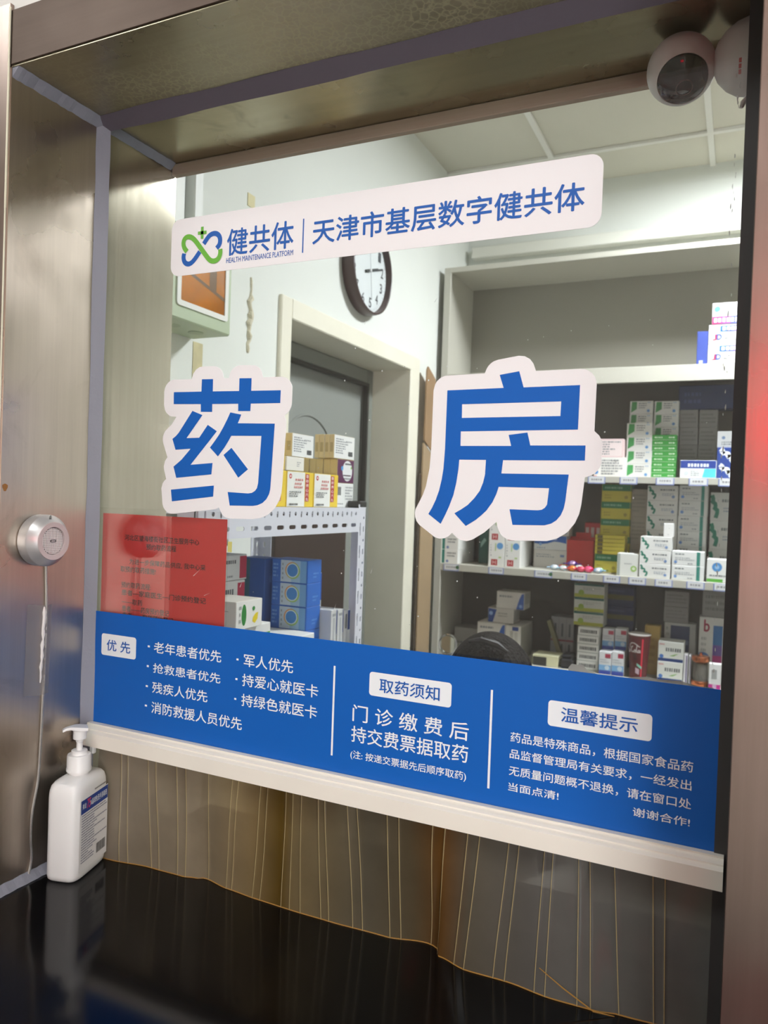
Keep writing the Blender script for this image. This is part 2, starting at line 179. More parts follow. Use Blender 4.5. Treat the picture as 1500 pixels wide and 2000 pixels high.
def steel(key, color, rough, stretch, stain=0.0, stain_color='3a3226', mottled=False, rvar=0.1, smudge=0.0):
    """brushed stainless steel: a stretched grain, cloudy roughness, optional dirt"""
    if key in MATS:
        return MATS[key]
    m = bpy.data.materials.new(key); m.use_nodes = True
    nt = m.node_tree; N = nt.nodes; L = nt.links
    b = N['Principled BSDF']; b.inputs['Metallic'].default_value = 1.0
    tc = N.new('ShaderNodeTexCoord'); mp = N.new('ShaderNodeMapping'); mp.inputs['Scale'].default_value = stretch
    L.new(tc.outputs['Object'], mp.inputs['Vector'])
    g = N.new('ShaderNodeTexNoise'); g.inputs['Scale'].default_value = 1.0; g.inputs['Detail'].default_value = 6; g.inputs['Roughness'].default_value = 0.65
    L.new(mp.outputs['Vector'], g.inputs['Vector'])
    cl = N.new('ShaderNodeTexNoise'); cl.inputs['Scale'].default_value = 7; cl.inputs['Detail'].default_value = 5
    L.new(tc.outputs['Object'], cl.inputs['Vector'])
    c = srgb(color)
    r1 = N.new('ShaderNodeValToRGB'); r1.color_ramp.elements[0].position = 0.3; r1.color_ramp.elements[1].position = 0.7
    r1.color_ramp.elements[0].color = tuple(v * 0.88 for v in c[:3]) + (1,); r1.color_ramp.elements[1].color = c
    L.new(g.outputs['Fac'], r1.inputs['Fac'])
    colout = r1.outputs['Color']
    mr = N.new('ShaderNodeMapRange'); mr.inputs['From Min'].default_value = 0.3; mr.inputs['From Max'].default_value = 0.7
    mr.inputs['To Min'].default_value = rough - rvar; mr.inputs['To Max'].default_value = rough + rvar
    L.new(cl.outputs['Fac'], mr.inputs['Value'])
    rout = mr.outputs['Result']
    if mottled:
        v = N.new('ShaderNodeTexVoronoi'); v.feature = 'DISTANCE_TO_EDGE'; v.inputs['Scale'].default_value = 105
        dn = N.new('ShaderNodeTexNoise'); dn.inputs['Scale'].default_value = 40; dn.inputs['Detail'].default_value = 3
        ad = N.new('ShaderNodeMixRGB'); ad.blend_type = 'ADD'; ad.inputs['Fac'].default_value = 0.02
        L.new(tc.outputs['Object'], dn.inputs['Vector']); L.new(tc.outputs['Object'], ad.inputs[1]); L.new(dn.outputs['Color'], ad.inputs[2]); L.new(ad.outputs['Color'], v.inputs['Vector'])
        rr = N.new('ShaderNodeMapRange'); rr.inputs['From Min'].default_value = 0.0; rr.inputs['From Max'].default_value = 0.12; rr.inputs['To Min'].default_value = 0.85; rr.inputs['To Max'].default_value = 0.0
        L.new(v.outputs['Distance'], rr.inputs['Value'])
        mul = N.new('ShaderNodeMath'); mul.operation = 'MULTIPLY'
        cr = N.new('ShaderNodeMapRange'); cr.inputs['From Min'].default_value = 0.4; cr.inputs['From Max'].default_value = 0.6
        L.new(cl.outputs['Fac'], cr.inputs['Value']); L.new(rr.outputs['Result'], mul.inputs[0]); L.new(cr.outputs['Result'], mul.inputs[1])
        mx = N.new('ShaderNodeMixRGB'); mx.inputs[2].default_value = srgb('b5ad8c')
        L.new(mul.outputs[0], mx.inputs['Fac']); L.new(colout, mx.inputs[1]); colout = mx.outputs['Color']
        mm = N.new('ShaderNodeMath'); mm.operation = 'MULTIPLY_ADD'; mm.inputs[1].default_value = -0.75; mm.inputs[2].default_value = 1.0
        L.new(mul.outputs[0], mm.inputs[0]); L.new(mm.outputs[0], b.inputs['Metallic'])
        am = N.new('ShaderNodeMath'); am.operation = 'MULTIPLY_ADD'; am.inputs[1].default_value = 0.25
        L.new(mul.outputs[0], am.inputs[0]); L.new(rout, am.inputs[2]); rout = am.outputs[0]
    if smudge or stain:
        sn = N.new('ShaderNodeTexNoise'); sn.inputs['Scale'].default_value = 11; sn.inputs['Detail'].default_value = 7; sn.inputs['Roughness'].default_value = 0.6; sn.inputs['Distortion'].default_value = 0.8
        L.new(tc.outputs['Object'], sn.inputs['Vector'])
        sr = N.new('ShaderNodeMapRange'); sr.inputs['From Min'].default_value = 0.57; sr.inputs['From Max'].default_value = 0.72; sr.inputs['To Max'].default_value = max(smudge, stain)
        L.new(sn.outputs['Fac'], sr.inputs['Value'])
        mx2 = N.new('ShaderNodeMixRGB'); mx2.inputs[2].default_value = srgb(stain_color)
        L.new(sr.outputs['Result'], mx2.inputs['Fac']); L.new(colout, mx2.inputs[1]); colout = mx2.outputs['Color']
    L.new(colout, b.inputs['Base Color']); L.new(rout, b.inputs['Roughness'])
    bp = N.new('ShaderNodeBump'); bp.inputs['Strength'].default_value = 0.06; bp.inputs['Distance'].default_value = 0.002
    L.new(g.outputs['Fac'], bp.inputs['Height']); L.new(bp.outputs['Normal'], b.inputs['Normal'])
    MATS[key] = m
    return m

class MB:
    def __init__(s):
        s.v, s.f, s.m, s.sm = [], [], [], []
    def add(s, verts, faces, mi=0, smooth=False):
        o = len(s.v)
        s.v += [tuple(p) for p in verts]
        for f in faces:
            s.f.append([i + o for i in f]); s.m.append(mi); s.sm.append(smooth)
        return s
    def box(s, x0, x1, y0, y1, z0, z1, mi=0, ch=0.0):
        x0, x1 = min(x0, x1), max(x0, x1); y0, y1 = min(y0, y1), max(y0, y1); z0, z1 = min(z0, z1), max(z0, z1)
        if ch <= 0:
            v = [(x, y, z) for x in (x0, x1) for y in (y0, y1) for z in (z0, z1)]
            return s.add(v, [(0, 1, 3, 2), (4, 6, 7, 5), (0, 4, 5, 1), (2, 3, 7, 6), (0, 2, 6, 4), (1, 5, 7, 3)], mi)
        c = min(ch, (x1 - x0) * .4, (y1 - y0) * .4, (z1 - z0) * .4)
        V, ix = [], {}
        for i, x in enumerate((x0, x1)):
            for j, y in enumerate((y0, y1)):
                for k, z in enumerate((z0, z1)):
                    dx, dy, dz = (c if i == 0 else -c), (c if j == 0 else -c), (c if k == 0 else -c)
                    for a, p in enumerate(((x, y + dy, z + dz), (x + dx, y, z + dz), (x + dx, y + dy, z))):
                        ix[(i, j, k, a)] = len(V); V.append(p)
        F = []
        for i in (0, 1):
            q = [ix[(i, j, k, 0)] for j, k in ((0, 0), (0, 1), (1, 1), (1, 0))]; F.append(q if i == 0 else q[::-1])
        for j in (0, 1):
            q = [ix[(i, j, k, 1)] for i, k in ((0, 0), (1, 0), (1, 1), (0, 1))]; F.append(q if j == 0 else q[::-1])
        for k in (0, 1):
            q = [ix[(i, j, k, 2)] for i, j in ((0, 0), (0, 1), (1, 1), (1, 0))]; F.append(q if k == 0 else q[::-1])
        for i in (0, 1):
            for j in (0, 1):
                F.append([ix[(i, j, 0, 0)], ix[(i, j, 1, 0)], ix[(i, j, 1, 1)], ix[(i, j, 0, 1)]])
            for k in (0, 1):
                F.append([ix[(i, 0, k, 0)], ix[(i, 1, k, 0)], ix[(i, 1, k, 2)], ix[(i, 0, k, 2)]])
        for j in (0, 1):
            for k in (0, 1):
                F.append([ix[(0, j, k, 1)], ix[(1, j, k, 1)], ix[(1, j, k, 2)], ix[(0, j, k, 2)]])
        for i in (0, 1):
            for j in (0, 1):
                for k in (0, 1):
                    F.append([ix[(i, j, k, a)] for a in range(3)])
        return s.add(V, F, mi)
    def poly(s, loops, fn, t=0.0, mi=0, mi_side=None):
        """flat polygon (outer loop + holes, 2D) mapped by fn(u, v, w); thickness t pushes a back side"""
        L = [[Vector((p[0], p[1], 0)) for p in lp] for lp in loops]
        tri = tessellate_polygon(L)
        flat = [p for lp in loops for p in lp]
        n = len(flat)
        def orient(f):
            a, b, c = (flat[i] for i in f)
            return f if (b[0] - a[0]) * (c[1] - a[1]) - (b[1] - a[1]) * (c[0] - a[0]) > 0 else f[::-1]
        tri = [orient(list(f)) for f in tri]
        V = [fn(p[0], p[1], 0.0) for p in flat]
        F = tri
        s.add(V, F, mi)
        if t:
            o = len(s.v) - n
            s.add([fn(p[0], p[1], -t) for p in flat], [f[::-1] for f in tri], mi if mi_side is None else mi_side)
            b = len(s.v) - n
            k = 0
            for lp in loops:
                m = len(lp)
                for i in range(m):
                    j = (i + 1) % m
                    s.f.append([o + k + i, b + k + i, b + k + j, o + k + j]); s.m.append(mi if mi_side is None else mi_side); s.sm.append(False)
                k += m
        return s
    def tube(s, pts, r, seg=8, mi=0, caps=True, closed=False):
        pts = [Vector(p) for p in pts]
        n = len(pts)
        rs = r if isinstance(r, (list, tuple)) else [r] * n
        rings = []
        nrm = None
        for i, p in enumerate(pts):
            if closed:
                d = pts[(i + 1) % n] - pts[i - 1]
            else:
                d = pts[min(i + 1, n - 1)] - pts[max(i - 1, 0)]
            d.normalize()
            if nrm is None:
                nrm = Vector((0, 0, 1)).cross(d)
                if nrm.length < 0.1:
                    nrm = Vector((1, 0, 0)).cross(d)
                nrm.normalize()
            nrm = (nrm - d * nrm.dot(d)).normalized()
            bi = d.cross(nrm)
            rings.append([p + (nrm * math.cos(a) + bi * math.sin(a)) * rs[i] for a in [2 * PI * k / seg for k in range(seg)]])
        V = [q for ring in rings for q in ring]
        F = []
        for i in range(n if closed else n - 1):
            a, b = i * seg, ((i + 1) % n) * seg
            for k in range(seg):
                F.append([a + k, a + (k + 1) % seg, b + (k + 1) % seg, b + k])
        s.add(V, F, mi, True)
        if caps and not closed:
            s.add(rings[0], [list(range(seg))[::-1]], mi); s.add(rings[-1], [list(range(seg))], mi)
        return s
    def lathe(s, prof, origin, axis='z', seg=32, mi=0, mis=None, smooth=True, caps=(True, True)):
        """prof: (radius, height along axis) list"""
        o = Vector(origin)
        V, F = [], []
        for (r, h) in prof:
            for k in range(seg):
                a = 2 * PI * k / seg
                if axis == 'z': V.append(o + Vector((r * math.cos(a), r * math.sin(a), h)))
                elif axis == 'x': V.append(o + Vector((h, r * math.cos(a), r * math.sin(a))))
                else: V.append(o + Vector((r * math.sin(a), h, r * math.cos(a))))
        base = len(s.v)
        s.v += [tuple(p) for p in V]
        for i in range(len(prof) - 1):
            for k in range(seg):
                s.f.append([base + i * seg + k, base + i * seg + (k + 1) % seg, base + (i + 1) * seg + (k + 1) % seg, base + (i + 1) * seg + k])
                s.m.append(mi if mis is None else mis[i]); s.sm.append(smooth)
        for ring, rev in ((0, True), (len(prof) - 1, False)):
            nb = prof[1] if ring == 0 else prof[-2]
            if prof[ring][0] > 1e-5 and caps[1 if ring else 0] and abs(nb[1] - prof[ring][1]) > 1e-6:
                idx = [base + ring * seg + k for k in range(seg)]
                s.f.append(idx[::-1] if rev else idx); s.m.append(mi if mis is None else mis[0 if rev else -1]); s.sm.append(False)
        return s
    def ellipsoid(s, c, r, seg=24, rings=14, mi=0, fn=None):
        V, F = [], []
        for i in range(rings + 1):
            t = PI * i / rings
            for k in range(seg):
                a = 2 * PI * k / seg
                p = Vector((math.sin(t) * math.cos(a), math.sin(t) * math.sin(a), math.cos(t)))
                q = Vector((c[0] + p.x * r[0], c[1] + p.y * r[1], c[2] + p.z * r[2]))
                V.append(fn(p, q) if fn else q)
        for i in range(rings):
            for k in range(seg):
                F.append([i * seg + k, (i + 1) * seg + k, (i + 1) * seg + (k + 1) % seg, i * seg + (k + 1) % seg])
        return s.add(V, F, mi, True)
    def build(s, name, mats, parent=None, recalc=True, merge=False, bevel=0.0, subsurf=0, sharp=0.62):
        me = bpy.data.meshes.new(name)
        me.from_pydata(s.v, [], s.f)
        for m in (mats if isinstance(mats, (list, tuple)) else [mats]):
            me.materials.append(m)
        me.polygons.foreach_set('material_index', s.m)
        me.polygons.foreach_set('use_smooth', s.sm)
        if recalc or merge:
            bm = bmesh.new(); bm.from_mesh(me)
            if merge:
                bmesh.ops.remove_doubles(bm, verts=bm.verts, dist=1e-5)
            if recalc:
                bmesh.ops.recalc_face_normals(bm, faces=bm.faces)
            bm.to_mesh(me); bm.free()
        me.update()
        if sharp and any(s.sm):
            me.set_sharp_from_angle(angle=sharp)
        o = bpy.data.objects.new(name, me)
        COL.objects.link(o)
        if parent:
            o.parent = parent
            o.matrix_parent_inverse = Matrix.Translation(-parent.location) if parent.type == 'EMPTY' else Matrix.Identity(4)
        if bevel:
            b = o.modifiers.new('bevel', 'BEVEL'); b.width = bevel; b.segments = 2; b.limit_method = 'ANGLE'; b.angle_limit = 0.7
        if subsurf:
            b = o.modifiers.new('subsurf', 'SUBSURF'); b.levels = b.render_levels = subsurf
        return o

def tag(o, label, cat, group=None, kind=None):
    o['label'] = label; o['category'] = cat
    if group: o['group'] = group
    if kind: o['kind'] = kind
    return o
def thing(name, label, cat, loc=(0, 0, 0), group=None):
    o = bpy.data.objects.new(name, None); COL.objects.link(o)
    o.location = loc; o.empty_display_size = 0.02
    return tag(o, label, cat, group)
def struct(o, label, cat):
    return tag(o, label, cat, kind='structure')

# ------------------------------------------------------------------ text (the fonts that come with Blender)
TXT = {}
def text_mesh(s):
    if s in TXT: return TXT[s]
    c = bpy.data.curves.new('txt', 'FONT'); c.body = s; c.size = 1.0; c.resolution_u = 3
    o = bpy.data.objects.new('txt', c); COL.objects.link(o)
    dg = bpy.context.evaluated_depsgraph_get(); dg.update()
    me = bpy.data.meshes.new_from_object(o.evaluated_get(dg))
    V = [(v.co.x, v.co.y) for v in me.vertices]; F = [list(p.vertices) for p in me.polygons]
    bpy.data.objects.remove(o); bpy.data.curves.remove(c); bpy.data.meshes.remove(me)
    x0 = min(v[0] for v in V); x1 = max(v[0] for v in V); y0 = min(v[1] for v in V); y1 = max(v[1] for v in V)
    V = [((v[0] - x0) / (x1 - x0), (v[1] - y0) / (y1 - y0)) for v in V]
    FF = []
    for f in F:
        a = sum(V[f[i]][0] * V[f[(i + 1) % len(f)]][1] - V[f[(i + 1) % len(f)]][0] * V[f[i]][1] for i in range(len(f)))
        FF.append(f if a > 0 else f[::-1])
    TXT[s] = (V, FF, x1 - x0, y1 - y0)
    return TXT[s]
def put_text(mb, s, fn, mi=0, bold=0.0):
    """lettering; bold (in em) lays shifted copies of the strokes a hair apart"""
    V, F, W, H = text_mesh(s)
    o = Vector(fn(0, 0)); nrm = (Vector(fn(1, 0)) - o).cross(Vector(fn(0, 1)) - o).normalized()
    sh = [(0, 0)] if not bold else [(-1, 0), (1, 0), (0, -1), (0, 1)]
    for k, (a, b) in enumerate(sh):
        du, dv = a * bold / W, b * bold / H
        mb.add([tuple(Vector(fn(u + du, v + dv)) + nrm * (3e-5 * k)) for u, v in V], F, mi)
def rect_fn(r, y):
    return lambda u, v, w=0.0: (r[0] + (r[1] - r[0]) * u, y - w, r[2] + (r[3] - r[2]) * v)
def glass_fn(y):
    return lambda u, v, w=0.0: (u, y - w, v)
def rounded(x0, x1, z0, z1, r, n=6):
    P = []
    for cx, cz, a0 in ((x1 - r, z0 + r, -90), (x1 - r, z1 - r, 0), (x0 + r, z1 - r, 90), (x0 + r, z0 + r, 180)):
        for k in range(n + 1):
            a = math.radians(a0 + 90 * k / n); P.append((cx + r * math.cos(a), cz + r * math.sin(a)))
    return P
def ribbon(mb, pts, w, fn, mi=0):
    """flat stroke of width w along 2D points"""
    P = [Vector((p[0], p[1])) for p in pts]; V = []
    for i, p in enumerate(P):
        d = (P[min(i + 1, len(P) - 1)] - P[max(i - 1, 0)]).normalized(); n = Vector((-d.y, d.x)) * w / 2
        V += [fn(*(p - n)), fn(*(p + n))]
    mb.add(V, [(2 * i, 2 * i + 2, 2 * i + 3, 2 * i + 1) for i in range(len(P) - 1)], mi)

# ------------------------------------------------------------------ common materials
M_WALL = mat('wall_paint', 'e9ece6', 0.75, spec=0.2, bump=0.05, bscale=90, var=0.05, vscale=3)
M_HALLWALL = mat('hall_paint', 'e2dfd9', 0.7, spec=0.2, var=0.06, vscale=3)
M_CEIL = mat('ceiling_tile', 'd9d6c8', 0.85, spec=0.1, bump=0.04, bscale=200)
M_FLOOR = mat('floor_tile', '8a857c', 0.35, var=0.2, vscale=2)
M_TBAR = mat('grid_bar', 'f6f5ee', 0.5)
M_JAMB = steel('steel_jamb', 'c4b7a9', 0.32, (90, 90, 3), stain=0.18, stain_color='6b5c4a')
M_JAMBIN = steel('steel_jamb_inside', 'b4ae9d', 0.18, (90, 90, 3), rvar=0.03)
M_SOFFIT = steel('steel_soffit', 'a39a84', 0.34, (4, 90, 90), mottled=True)
M_SOFFITIN = steel('steel_soffit_inside', 'b3aa90', 0.24, (3, 60, 60), smudge=0.55, stain_color='5a5040', rvar=0.07)
M_CASING = steel('steel_casing', 'a8958c', 0.30, (90, 90, 3), rvar=0.06)
M_FASCIA = steel('steel_fascia', '665850', 0.5, (3, 90, 90), rvar=0.05)
M_CAULK = mat('grey_sealant', '8b8b95', 0.6, bump=0.15, bscale=60)
M_WHITEGLOSS = mat('sticker_white', 'efeaea', 0.4)
M_BLUE = mat('sticker_blue', '0e5db4', 0.42, spec=0.35)
M_BLUEPRINT = mat('print_blue', '1459ad', 0.42)
M_GREENPRINT = mat('print_green', '6cb33c', 0.42)
M_WHITEPRINT = mat('print_white', 'eef0f2', 0.45)
M_CREAM = mat('cream_paint', 'f1eddb', 0.5, var=0.08, vscale=6)
M_CABINET = mat('cabinet_grey', 'c4c2b6', 0.45, spec=0.4)
M_CABINET_IN = mat('cabinet_inner_grey', '8d8a80', 0.5)
M_BLACKSTONE = mat('black_stone', '0a0a0d', 0.11, spec=0.36, var=0.4, vscale=150)
M_PLASTIC_W = mat('white_plastic', 'f0edea', 0.35)

def glass_material():
    m = bpy.data.materials.new('window_glass'); m.use_nodes = True
    nt = m.node_tree; N = nt.nodes; L = nt.links
    N.remove(N['Principled BSDF'])
    out = N['Material Output']
    g = N.new('ShaderNodeNewGeometry'); dt = N.new('ShaderNodeVectorMath'); dt.operation = 'DOT_PRODUCT'
    L.new(g.outputs['Normal'], dt.inputs[0]); L.new(g.outputs['Incoming'], dt.inputs[1])
    ab = N.new('ShaderNodeMath'); ab.operation = 'ABSOLUTE'; L.new(dt.outputs['Value'], ab.inputs[0])
    om = N.new('ShaderNodeMath'); om.operation = 'SUBTRACT'; om.inputs[0].default_value = 1.0; L.new(ab.outputs[0], om.inputs[1])
    pw = N.new('ShaderNodeMath'); pw.operation = 'POWER'; pw.inputs[1].default_value = 5.0; L.new(om.outputs[0], pw.inputs[0])
    ma = N.new('ShaderNodeMath'); ma.operation = 'MULTIPLY_ADD'; ma.inputs[1].default_value = 0.957; ma.inputs[2].default_value = 0.043; L.new(pw.outputs[0], ma.inputs[0])
    t = N.new('ShaderNodeBsdfTransparent'); t.inputs[0].default_value = (0.985, 0.992, 0.988, 1)
    gl = N.new('ShaderNodeBsdfGlossy'); gl.inputs['Roughness'].default_value = 0.0
    mx = N.new('ShaderNodeMixShader'); L.new(ma.outputs[0], mx.inputs[0]); L.new(t.outputs[0], mx.inputs[1]); L.new(gl.outputs[0], mx.inputs[2])
    L.new(mx.outputs[0], out.inputs['Surface'])
    return m
M_GLASS = glass_material()

def film_material(key, color, alpha, rough=0.15, amber=None):
    """thin clear plastic: part see-through, part surface"""
    m = bpy.data.materials.new(key); m.use_nodes = True
    nt = m.node_tree; N = nt.nodes; L = nt.links
    b = N['Principled BSDF']; b.inputs['Base Color'].default_value = srgb(color); b.inputs['Roughness'].default_value = rough
    t = N.new('ShaderNodeBsdfTransparent'); t.inputs[0].default_value = srgb(color)[:3] + (1,)
    t.inputs[0].default_value = tuple(0.4 + 0.6 * v for v in srgb(color)[:3]) + (1,)
    mx = N.new('ShaderNodeMixShader'); mx.inputs[0].default_value = alpha
    L.new(t.outputs[0], mx.inputs[1]); L.new(b.outputs[0], mx.inputs[2]); L.new(mx.outputs[0], N['Material Output'].inputs['Surface'])
    return m

# ------------------------------------------------------------------ the setting: hall side, window wall, pharmacy room
OL, OR, OT, CZ = -0.851, 0.002, 2.077, 1.021      # opening left, right, top and counter height
YO, YI = -0.155, 0.153                            # outer and inner face of the wall
ZC = 3.0
XW, YB, XR = -1.23, 2.645, 2.3                    # pharmacy left wall, back wall, right wall
struct(MB().box(-3.2, 3.2, -2.9, 2.9, -0.1, 0).build('floor', M_FLOOR), 'grey tiled floor of the hall and the pharmacy', 'floor')
struct(MB().box(-3.2, 3.2, -2.9, YO + .003, ZC, ZC + .1).build('ceiling_hall', M_HALLWALL), 'plain white ceiling of the waiting hall', 'ceiling')
cm = MB().box(XW - .25, XR + .1, YI, 2.9, ZC + .004, ZC + .1, 0)
struct(cm.build('ceiling', M_CEIL), 'white suspended tile ceiling above the pharmacy', 'ceiling')
gb = MB()
for gx in (-1.38 + .61 * k for k in range(0, 7)):
    if gx > XW + .02: gb.box(gx - .011, gx + .011, YI + .001, YB, ZC - .007, ZC + .003)
for gy in (0.53, 1.13, 1.735, 2.345):
    gb.box(XW, XR, gy - .011, gy + .011, ZC - .0072, ZC + .003)
struct(gb.build('trim_1', M_TBAR), 'white metal grid bars between the ceiling tiles', 'ceiling grid')
struct(MB().box(-3.2, -3.1, -2.9, YO, 0, ZC).build('wall_hall_left', M_HALLWALL), 'pale wall on the left of the hall', 'wall')
struct(MB().box(3.1, 3.2, -2.9, YO, 0, ZC).build('wall_hall_right', M_HALLWALL), 'pale wall on the right of the hall', 'wall')
struct(MB().box(-3.2, 3.2, -2.9, -2.8, 0, ZC).build('wall_hall_back', M_HALLWALL), 'pale wall at the back of the hall', 'wall')
wf = MB()
wf.box(-3.2, OL - .002, YO + .003, YI - .001, 0, ZC, 0).box(OR + .002, 3.2, YO + .003, YI - .001, 0, ZC, 0)
wf.box(OL - .002, OR + .002, YO + .003, YI - .001, OT + .004, ZC, 0).box(OL - .002, OR + .002, YO + .003, YI - .001, 0, CZ - .042, 0)
struct(wf.build('wall_front', M_HALLWALL), 'pale wall around the service window', 'wall')
struct(MB().box(XW - .27, XR + .1, YB, YB + .1, 0, ZC + .05).build('wall_back', M_WALL), 'white wall behind the medicine cabinet', 'wall')
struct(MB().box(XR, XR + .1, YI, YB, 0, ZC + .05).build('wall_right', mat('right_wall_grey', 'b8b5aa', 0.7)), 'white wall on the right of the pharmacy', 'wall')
DY0, DY1, DZ = 1.09, 1.985, 2.074                  # door opening
wl = MB()
wl.box(XW - .25, XW, YI, DY0, 0, ZC + .05).box(XW - .25, XW, DY1, YB, 0, ZC + .05).box(XW - .25, XW, DY0, DY1, DZ, ZC + .05)
struct(wl.build('wall_left', M_WALL), 'white wall with the door, the clock and the green box', 'wall')

# door frame, reveal and leaf
fr = MB()
fr.box(XW - .22, XW + .012, DY0 - .055, DY0 + .002, 0.0005, DZ + .058, 0, .003)
fr.box(XW - .22, XW + .012, DY1 - .002, DY1 + .09, 0.0005, DZ + .0575, 0, .003)
fr.box(XW - .22, XW + .0125, DY0, DY1 + .03, DZ - .002, DZ + .0585, 0, .003)
struct(fr.build('trim_2', M_CREAM), 'cream painted door frame in the left wall', 'door frame')
M_DOOR = mat('door_grey', '8d918c', 0.5, spec=0.3)
d1 = MB()
d1.box(-1.45, -1.41, DY0 + .05, DY1 - .05, 0.02, DZ - .06, 0, .002)
d1.tube([(-1.409, 1.52 + .17 * math.cos(a), 1.70 + .14 * math.sin(a)) for a in [PI * k / 20 for k in range(21)]], .005, 6)
dd = struct(d1.build('door_1', M_DOOR), 'grey panel door recessed in the cream frame', 'door')
df = MB()
for y0, y1, z0, z1 in ((DY0, DY0 + .05, 0, DZ), (DY1 - .05, DY1, 0, DZ), (DY0 + .05, DY1 - .05, DZ - .06, DZ)):
    df.box(-1.46, -1.385, y0 + .003, y1 - .003, z0 + .001, z1 - .003, 0, .004)
df.box(-1.40, -1.378, DY0 + .05, DY1 - .05, DZ - .072, DZ - .06, 1).box(-1.40, -1.378, DY1 - .062, DY1 - .05, 0, DZ - .06, 1)
df.build('frame', [mat('door_frame_grey', '7d817a', 0.5), mat('door_seal', '26241f', 0.7)], dd)

# steel lining of the opening
J = lambda n, b, m, l, c='window lining': struct(b.build(n, m), l, c)
J('trim_3', MB().box(OL - .002, OL, YO, 0.0, CZ, OT), M_JAMB, 'brushed steel jamb left of the glass, hall side')
J('trim_4', MB().box(OL - .002, OL, 0.0, YI, CZ, OT), M_JAMBIN, 'brushed steel jamb left of the glass, pharmacy side')
J('trim_5', MB().box(OL, OR, YO, 0.0, OT, OT + .003), M_SOFFIT, 'mottled steel underside of the lintel, hall side')
J('trim_6', MB().box(OL, OR, 0.0, YI, OT, OT + .003), M_SOFFITIN, 'smudged steel underside of the lintel, pharmacy side')
J('trim_7', MB().box(OR, OR + .002, YO + .0005, 0.0, CZ, OT), M_JAMB, 'steel jamb right of the glass, hall side')
J('trim_8', MB().box(OR, OR + .002, 0.0, YI, CZ, OT), M_JAMBIN, 'steel jamb right of the glass, pharmacy side')
J('trim_9', MB().box(OL + .001, OR, YI - .012, YI - .001, OT - .0185, OT - .0002, 0, .001), mat('lip_beige', '9a8672', 0.55), 'beige brown lip at the inner end of the lintel')
J('trim_10', MB().box(-1.10, OL - .0015, YO - .003, YO + .003, CZ, 2.156, 0, .0006), M_CASING, 'brown tinted steel casing left of the opening', 'window casing')
J('trim_11', MB().box(OL - .001, OR - .001, YO - .002, YO + .003, OT + .002, 2.147, 0, .0006), M_FASCIA, 'brown tinted steel fascia over the opening', 'window casing')
J('trim_12', MB().box(OR - .001, 0.20, YO - .003, YO + .003, CZ, 2.156, 0, .0006), M_CASING, 'pinkish steel casing right of the opening', 'window casing')
# sealant beads
def prism(p, a, b, axis):
    """triangle p (2D) extruded from a to b along axis"""
    mb = MB(); n = len(p)
    def P(q, t):
        return {'x': (t, q[0], q[1]), 'y': (q[0], t, q[1]), 'z': (q[0], q[1], t)}[axis]
    steps = 24
    V = []
    rnd = random.Random(int(abs(a * 1000 + b * 77)))
    for i in range(steps + 1):
        t = a + (b - a) * i / steps; k = 1 + rnd.uniform(-.07, .07)
        c0 = p[0]
        for q in p:
            V.append(P((c0[0] + (q[0] - c0[0]) * k, c0[1] + (q[1] - c0[1]) * k), t))
    F = [[i * n + j, i * n + (j + 1) % n, (i + 1) * n + (j + 1) % n, (i + 1) * n + j] for i in range(steps) for j in range(n)]
    F += [list(range(n))[::-1], [steps * n + j for j in range(n)]]
    return mb.add(V, F, 0, False)
bead = lambda ox, oy, sx, sy: [(ox, oy), (ox + sx, oy), (ox + sx * .62, oy + sy * .38), (ox + sx * .38, oy + sy * .62), (ox, oy + sy)]
S = lambda n, b, l, m=M_CAULK: struct(b.build(n, m), l, 'sealant')
S('trim_13', prism(bead(OL + .0002, -.0006, .0115, -.015), CZ + .005, OT - .002, 'z'), 'grey sealant bead down the left edge of the glass')
S('trim_14', prism(bead(-.0006, OT - .0002, -.022, -.0135), OL + .002, OR - .002, 'x'), 'grey sealant bead along the top edge of the glass', mat('shaded_sealant', '645d66', 0.6, bump=0.15, bscale=60))  # top bead: same sealant, with the shade under the lintel put into its colour
S('trim_15', prism(bead(OL + .0002, OT - .0002, .012, -.012), YO + .001, -.004, 'y'), 'grey sealant bead between jamb and lintel')
S('trim_16', prism(bead(OL + .0002, OT - .0002, .010, -.010), .008, YI - .013, 'y'), 'grey sealant bead between jamb and lintel behind the glass')
S('trim_17', prism(bead(OL + .0002, CZ + .0002, .011, .010), YO + .001, -.002, 'y'), 'grey sealant bead between jamb and counter')
struct(MB().box(-.0105, OR - .0003, -.004, -.0004, CZ + .001, OT - .014, 0).build('trim_18', mat('dark_gasket', '3a3838', 0.5)), 'dark rubber gasket down the right edge of the glass', 'gasket')
struct(MB().box(OL - .0022, OL + .0002, YO - .0042, YO - .0028, 1.9, 2.150).box(OL - .0022, OL - .0004, YO - .0040, YO - .0028, CZ + .1, 1.9).build('trim_19', mat('paint_line', 'ded8c0', 0.6)), 'pale paint line along the left casing edge', 'paint line')

# window pane
w1 = struct(MB().box(OL + .0003, OR - .0003, 0.0, .006, 1.192, OT - .0003).build('window_1', M_GLASS), 'large glass pane of the service window', 'window')

# black counter
cb = MB()
cb.poly([[(-1.35, -.56), (.6, -.56), (.6, YO - .0035), (OR + .0017, YO - .0035), (OR + .0017, YI + .0005), (.12, YI + .0005), (.12, YI + .07), (-.80, YI + .07), (-.80, YI + .0005), (OL - .0017, YI + .0005), (OL - .0017, YO - .0035), (-1.35, YO - .0035)]], lambda u, v, w=0.0: (u, v, CZ + w), .04)
tag(cb.build('counter', M_BLACKSTONE), 'glossy black stone counter under the service window', 'counter')

